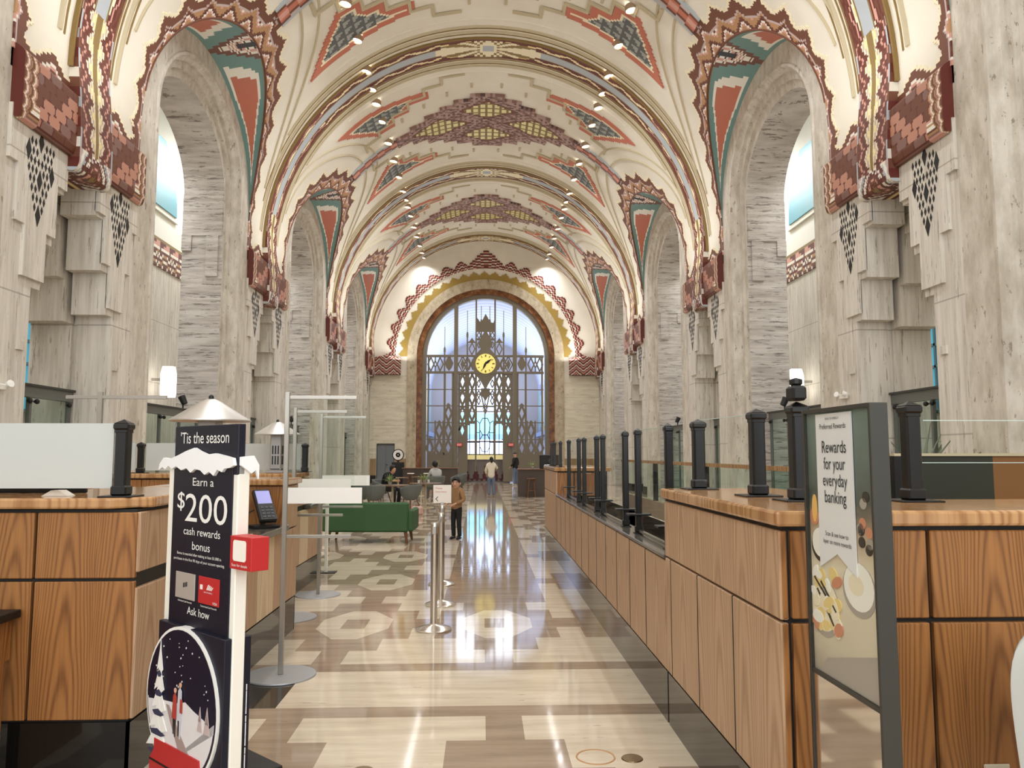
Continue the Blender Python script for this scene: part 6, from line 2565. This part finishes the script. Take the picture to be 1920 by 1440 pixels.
def person(name, label, loc, rz, S, J, top, legs, shoes, hairstyle='short', headk=1.0, face=False, hood=False, cap=None, jacket_len=0.0):
    """J: joint overrides in a 1.75 m figure facing -y; S scales to the real height"""
    P = tag(empty(name, loc, rz), label, 'person')
    B = {
        'pelvis': (0, 0, 0.95), 'spine': (0, 0, 1.12), 'chest': (0, 0.01, 1.32), 'neck': (0, 0.0, 1.47), 'headb': (0, -0.015, 1.555),
        'hipL': (0.09, 0, 0.90), 'hipR': (-0.09, 0, 0.90), 'kneeL': (0.10, -0.015, 0.50), 'kneeR': (-0.10, -0.015, 0.50),
        'ankL': (0.10, 0.025, 0.10), 'ankR': (-0.10, 0.025, 0.10), 'toeL': (0.115, -0.13, 0.035), 'toeR': (-0.115, -0.13, 0.035),
        'shL': (0.165, 0.01, 1.40), 'shR': (-0.165, 0.01, 1.40), 'elL': (0.235, 0.03, 1.13), 'elR': (-0.235, 0.03, 1.13),
        'wrL': (0.245, -0.06, 0.90), 'wrR': (-0.245, -0.06, 0.90)}
    B.update(J)
    v = {k: Vector(p) * S for k, p in B.items()}
    hk = headk * S
    hb = v['headb']
    fwd = Vector(J.get('look', (0, -1, 0))).normalized() if 'look' in J else Vector((0, -1, 0))
    side_ = Vector((-fwd.y, fwd.x, 0)).normalized()

    def sc(r):
        return r * S
    # body with head and five-fingered hands: one continuous skin
    Vb, Eb = {}, []

    def add(k, p, r, to=None):
        Vb[k] = (tuple(p), r)
        if to:
            Eb.append((to, k))
    add('pelvis', v['pelvis'], sc(0.088))
    add('spine', v['spine'], sc(0.085), 'pelvis')
    add('chest', v['chest'], sc(0.092), 'spine')
    add('neck', v['neck'], sc(0.052), 'chest')
    add('headb', hb, (0.070 * hk, 0.074 * hk), 'neck')
    up = Vector((0, 0, 1))
    add('headm', hb + up * 0.075 * hk + fwd * 0.008 * hk, (0.088 * hk, 0.102 * hk), 'headb')
    add('headt', hb + up * 0.15 * hk, (0.074 * hk, 0.088 * hk), 'headm')
    for s in 'LR':
        add('hip' + s, v['hip' + s], sc(0.068), 'pelvis')
        add('knee' + s, v['knee' + s], sc(0.048), 'hip' + s)
        add('ank' + s, v['ank' + s], sc(0.028), 'knee' + s)
        add('toe' + s, v['ank' + s] + (v['toe' + s] - v['ank' + s]) * 0.7, sc(0.02), 'ank' + s)
        add('sh' + s, v['sh' + s], sc(0.042), 'chest')
        add('el' + s, v['el' + s], sc(0.038), 'sh' + s)
        add('wr' + s, v['wr' + s], sc(0.026), 'el' + s)
        d = (v['wr' + s] - v['el' + s]).normalized()
        n_ = d.cross(Vector((0, -1, 0)) if abs(d.y) < 0.8 else Vector((1 if s == 'L' else -1, 0, 0))).normalized()
        m_ = d.cross(n_)
        palm = v['wr' + s] + d * sc(0.06)
        add('palm' + s, palm, (sc(0.032), sc(0.018)), 'wr' + s)
        sg = 1 if s == 'L' else -1
        for q_, (off, L) in enumerate(((-0.026, 0.062), (-0.009, 0.075), (0.009, 0.072), (0.026, 0.056))):
            a = palm + d * sc(0.045) + n_ * sc(off)
            b_ = a + d * sc(L * 0.55) + m_ * sc(0.012)
            c_ = b_ + d * sc(L * 0.4) + m_ * sc(0.026)
            add('f%d%s' % (q_, s), a, sc(0.0095), 'palm' + s)
            add('g%d%s' % (q_, s), b_, sc(0.0085), 'f%d%s' % (q_, s))
            add('h%d%s' % (q_, s), c_, sc(0.007), 'g%d%s' % (q_, s))
        t1 = palm - d * sc(0.02) - n_ * sc(0.034) + m_ * sc(0.014)
        t2 = t1 + d * sc(0.035) - n_ * sc(0.014) + m_ * sc(0.016)
        add('t1' + s, t1, sc(0.011), 'palm' + s)
        add('t2' + s, t2, sc(0.009), 't1' + s)
    skinmesh('body', Vb, Eb, M_SKIN, P, 'pelvis')
    # clothes
    Vj, Ej = {}, []

    def aj(k, p, r, to=None):
        Vj[k] = (tuple(p), r)
        if to:
            Ej.append((to, k))
    dn = (v['pelvis'] - v['spine']).normalized()
    aj('hem', v['pelvis'] + dn * sc(0.13 + jacket_len), (sc(0.178), sc(0.150)))
    aj('waist', v['pelvis'] - dn * sc(0.02), (sc(0.172), sc(0.142)), 'hem')
    aj('spine', v['spine'], (sc(0.165), sc(0.135)), 'waist')
    aj('chest', v['chest'], (sc(0.178), sc(0.145)), 'spine')
    aj('collar', v['neck'] + (v['neck'] - v['chest']).normalized() * sc(0.015), (sc(0.082), sc(0.078)), 'chest')
    for s in 'LR':
        aj('sh' + s, v['sh' + s], sc(0.084), 'chest')
        aj('el' + s, v['el' + s], sc(0.062), 'sh' + s)
        aj('wr' + s, v['el' + s] + (v['wr' + s] - v['el' + s]) * 0.93, sc(0.046), 'el' + s)
    if hood:
        aj('hood', v['neck'] + Vector((0, sc(0.085), sc(0.01))), (sc(0.115), sc(0.085)), 'collar')
    skinmesh('jacket', Vj, Ej, top, P, 'hem')
    Vt, Et = {}, []

    def at_(k, p, r, to=None):
        Vt[k] = (tuple(p), r)
        if to:
            Et.append((to, k))
    at_('waist', v['pelvis'] - dn * sc(0.10), (sc(0.150), sc(0.122)))
    at_('seat', v['pelvis'] + dn * sc(0.02), (sc(0.165), sc(0.136)), 'waist')
    for s in 'LR':
        at_('hip' + s, v['hip' + s] + (v['knee' + s] - v['hip' + s]) * 0.22, sc(0.098), 'seat')
        at_('knee' + s, v['knee' + s], sc(0.074), 'hip' + s)
        at_('ank' + s, v['ank' + s] + (v['knee' + s] - v['ank' + s]) * -0.07, sc(0.062), 'knee' + s)
    skinmesh('trousers', Vt, Et, legs, P, 'waist')
    for s in 'LR':
        a, t = v['ank' + s], v['toe' + s]
        heel = a + (a - t) * 0.22
        heel.z = sc(0.04)
        Vs = {'a': (tuple(a + Vector((0, 0, sc(0.005)))), sc(0.056)), 'h': (tuple(heel), sc(0.046)), 'm': (tuple((a + t) / 2 + Vector((0, 0, -sc(0.012)))), (sc(0.052), sc(0.042))), 't': (tuple(t), (sc(0.05), sc(0.038)))}
        skinmesh('shoe', Vs, [('a', 'h'), ('a', 'm'), ('m', 't')], shoes, P, 'a')
    # hair
    hc = hb + up * 0.092 * hk
    if cap is None:
        b = MB()
        n1, n2 = 14, 24
        keep = {}
        for i in range(n1 + 1):
            for j in range(n2):
                th, ph_ = pi * i / n1, 2 * pi * j / n2
                d = side_ * (sin(th) * cos(ph_)) + fwd * (sin(th) * sin(ph_)) + up * cos(th)
                k_ = 1.0
                if hairstyle == 'curly':
                    k_ += 0.055 * sin(ph_ * 7 + i * 1.7) * sin(th * 6) + (0.12 if d.z > 0.2 else 0.04)
                loc_ = hc + side_ * (sin(th) * cos(ph_) * 0.083 * hk * k_) + fwd * (sin(th) * sin(ph_) * 0.104 * hk * k_ - 0.006 * hk) + up * (cos(th) * 0.118 * hk * k_)
                b.v.append(tuple(loc_))
                keep[(i, j)] = 0.8 * d.z - 0.75 * d.dot(fwd) > -0.24
        for i in range(n1):
            for j in range(n2):
                c4 = [(i, j), (i, (j + 1) % n2), (i + 1, (j + 1) % n2), (i + 1, j)]
                if sum(keep[q_] for q_ in c4) >= 3:
                    b.f.append(tuple(q_[0] * n2 + q_[1] for q_ in c4))
                    b.m.append(0)
        if hairstyle == 'bun':
            c_ = hc - up * 0.075 * hk - fwd * 0.105 * hk
            b.lathe([(0.055 * hk * sin(pi * k / 8), -0.075 * hk * cos(pi * k / 8)) for k in range(9)], 14, tuple(c_))
        o_ = b.build('hair', [M_HAIR], P, smooth=70)
        sdm = o_.modifiers.new('thick', 'SOLIDIFY')
        sdm.thickness = 0.012 * hk
    else:
        M = Matrix.Translation(hc + up * 0.02 * hk) @ Matrix.Rotation(atan2(fwd.x, -fwd.y), 4, 'Z')
        b = MB()
        b.lathe([(0.092 * hk, 0.0), (0.09 * hk, 0.04 * hk), (0.06 * hk, 0.085 * hk), (0.0, 0.10 * hk)], 20, (0, 0, 0), 0, M)
        b.box(-0.06 * hk, 0.06 * hk, -0.17 * hk, -0.07 * hk, 0.0, 0.012 * hk, 0, M)
        b.build('cap', [cap], P, smooth=50)
    if face:
        fo = hb + up * 0.075 * hk + fwd * 0.092 * hk
        dark, lip, white = mat('dark eye', (30, 22, 18), 0.3), mat('lip tone', (170, 104, 92), 0.5), mat('eye white', (232, 226, 218), 0.4)

        def ball(nm_, c_, r, m, sz=1.0):
            b = MB()
            b.lathe([(r * sin(pi * k / 8), -r * sz * cos(pi * k / 8)) for k in range(9)], 12, tuple(c_))
            return b.build(nm_, [m], P, smooth=60)
        for sg in (-1, 1):
            e = hb + up * 0.082 * hk + fwd * 0.084 * hk + side_ * sg * 0.032 * hk
            ball('eye', e, 0.013 * hk, white, 0.75)
            ball('iris', e + fwd * 0.007 * hk, 0.0085 * hk, dark, 1.0)
            ball('ear', hb + up * 0.065 * hk + side_ * sg * 0.083 * hk, 0.022 * hk, M_SKIN, 1.3)
            M = Matrix.Translation(hb + up * 0.108 * hk + fwd * 0.089 * hk + side_ * sg * 0.033 * hk) @ Matrix.Rotation(atan2(fwd.x, -fwd.y), 4, 'Z')
            MB().bbox(-0.022 * hk, 0.022 * hk, -0.006 * hk, 0.006 * hk, -0.005 * hk, 0.005 * hk, 0.002 * hk, 0, M).build('eyebrow', [M_HAIR], P)
        ball('nose', hb + up * 0.055 * hk + fwd * 0.094 * hk, 0.015 * hk, M_SKIN, 1.25)
        M = Matrix.Translation(hb + up * 0.022 * hk + fwd * 0.078 * hk) @ Matrix.Rotation(atan2(fwd.x, -fwd.y), 4, 'Z')
        MB().bbox(-0.023 * hk, 0.023 * hk, -0.012 * hk, 0.006 * hk, -0.006 * hk, 0.006 * hk, 0.004 * hk, 0, M).build('mouth', [lip], P)
    return P


# woman in cream jacket, back to the camera, phone raised in the right hand
W1 = person('person', 'person in a cream hooded jacket and jeans, back turned, holding up a phone', (0.32, 29.41, 0), pi + 0.05, 0.862,
            {'elR': (-0.27, -0.05, 1.24), 'wrR': (-0.17, -0.20, 1.43), 'elL': (0.24, -0.03, 1.14), 'wrL': (0.20, -0.17, 1.0), 'kneeL': (0.09, -0.03, 0.5), 'ankL': (0.10, 0.03, 0.1), 'headb': (-0.01, -0.03, 1.55)},
            M_CREAMJ, M_JEANS, M_SHOE, 'bun', 1.05, hood=True, jacket_len=0.03)
ph = MB().bbox(-0.035, 0.035, -0.005, 0.005, -0.07, 0.07, 0.003).build('phone', [M_BLACK])
ph.location = W1.matrix_basis @ (Vector((-0.135, -0.262, 1.50)) * 0.862)
ph.rotation_euler = (0, 0, pi)
tag(ph, 'black phone held up by the person in the cream jacket', 'phone')
# man in black beside the bar counter
person('person', 'person in a black jacket and cap standing near the window, behind the bar counter', (1.68, 40.0, 0), radians(-125), 0.97,
       {'elL': (0.24, 0.03, 1.14), 'wrL': (0.2, -0.16, 1.0), 'elR': (-0.24, 0.03, 1.14), 'wrR': (-0.2, -0.14, 0.96)},
       M_BLKC, M_JEANS, M_SHOE, 'short', 1.0, cap=mat('grey cap', (60, 58, 58), 0.8))
# child in front of the runway
person('person', 'child in a tan jacket and black trousers standing beside the entrance sign', (-0.50, 14.99, 0), radians(-38), 0.672,
       {'elR': (-0.22, -0.06, 1.12), 'wrR': (-0.17, -0.24, 1.02), 'elL': (0.26, 0.0, 1.12), 'wrL': (0.12, -0.20, 1.03), 'look': (0.42, -0.9, 0),
        'kneeR': (-0.09, -0.04, 0.50), 'ankR': (-0.085, -0.02, 0.10), 'toeR': (-0.10, -0.17, 0.035), 'neck': (0, -0.01, 1.44), 'headb': (0, -0.03, 1.50)},
       M_TANJ, M_BLKC, M_BLKC, 'curly', 1.32, face=True, jacket_len=0.0)
# seated people at the cafe tables
SIT = {'pelvis': (0, 0.05, 0.55), 'spine': (0, 0.05, 0.74), 'chest': (0, 0.02, 0.95), 'neck': (0, -0.02, 1.09), 'headb': (0, -0.05, 1.17),
       'hipL': (0.09, 0.0, 0.55), 'hipR': (-0.09, 0.0, 0.55), 'kneeL': (0.13, -0.40, 0.53), 'kneeR': (-0.13, -0.40, 0.53), 'ankL': (0.13, -0.36, 0.11), 'ankR': (-0.13, -0.36, 0.11),
       'toeL': (0.14, -0.52, 0.035), 'toeR': (-0.14, -0.52, 0.035), 'shL': (0.165, 0.0, 1.03), 'shR': (-0.165, 0.0, 1.03), 'elL': (0.23, -0.12, 0.80), 'elR': (-0.23, -0.12, 0.80), 'wrL': (0.13, -0.33, 0.80), 'wrR': (-0.13, -0.33, 0.80)}
person('person', 'seated person in a light grey hooded jacket, at the second cafe table', (-1.62, 26.6, 0), pi + 0.5, 1.0, dict(SIT), M_GREYJ, M_JEANS, M_SHOE, 'curly', 1.05, hood=True)
SIT2 = dict(SIT)
SIT2.update({'chest': (0, -0.08, 0.92), 'neck': (0, -0.17, 1.03), 'headb': (0, -0.23, 1.07), 'shL': (0.165, -0.1, 0.98), 'shR': (-0.165, -0.1, 0.98)})
person('person', 'seated person all in black leaning forward beside the plant table', (-3.0, 24.4, 0), radians(60), 1.0, SIT2, M_BLKC, M_BLKC, M_BLKC, 'curly', 1.0)
tag(MB().bbox(-0.16, 0.16, -0.07, 0.07, 0.0, 0.24, 0.05).build('handbag', [mat('dusty pink leather', (196, 160, 150), 0.6)], None, loc=(-1.75, 20.9, 0.0)), 'dusty pink bag on the floor under the sideways tub chair', 'bag')
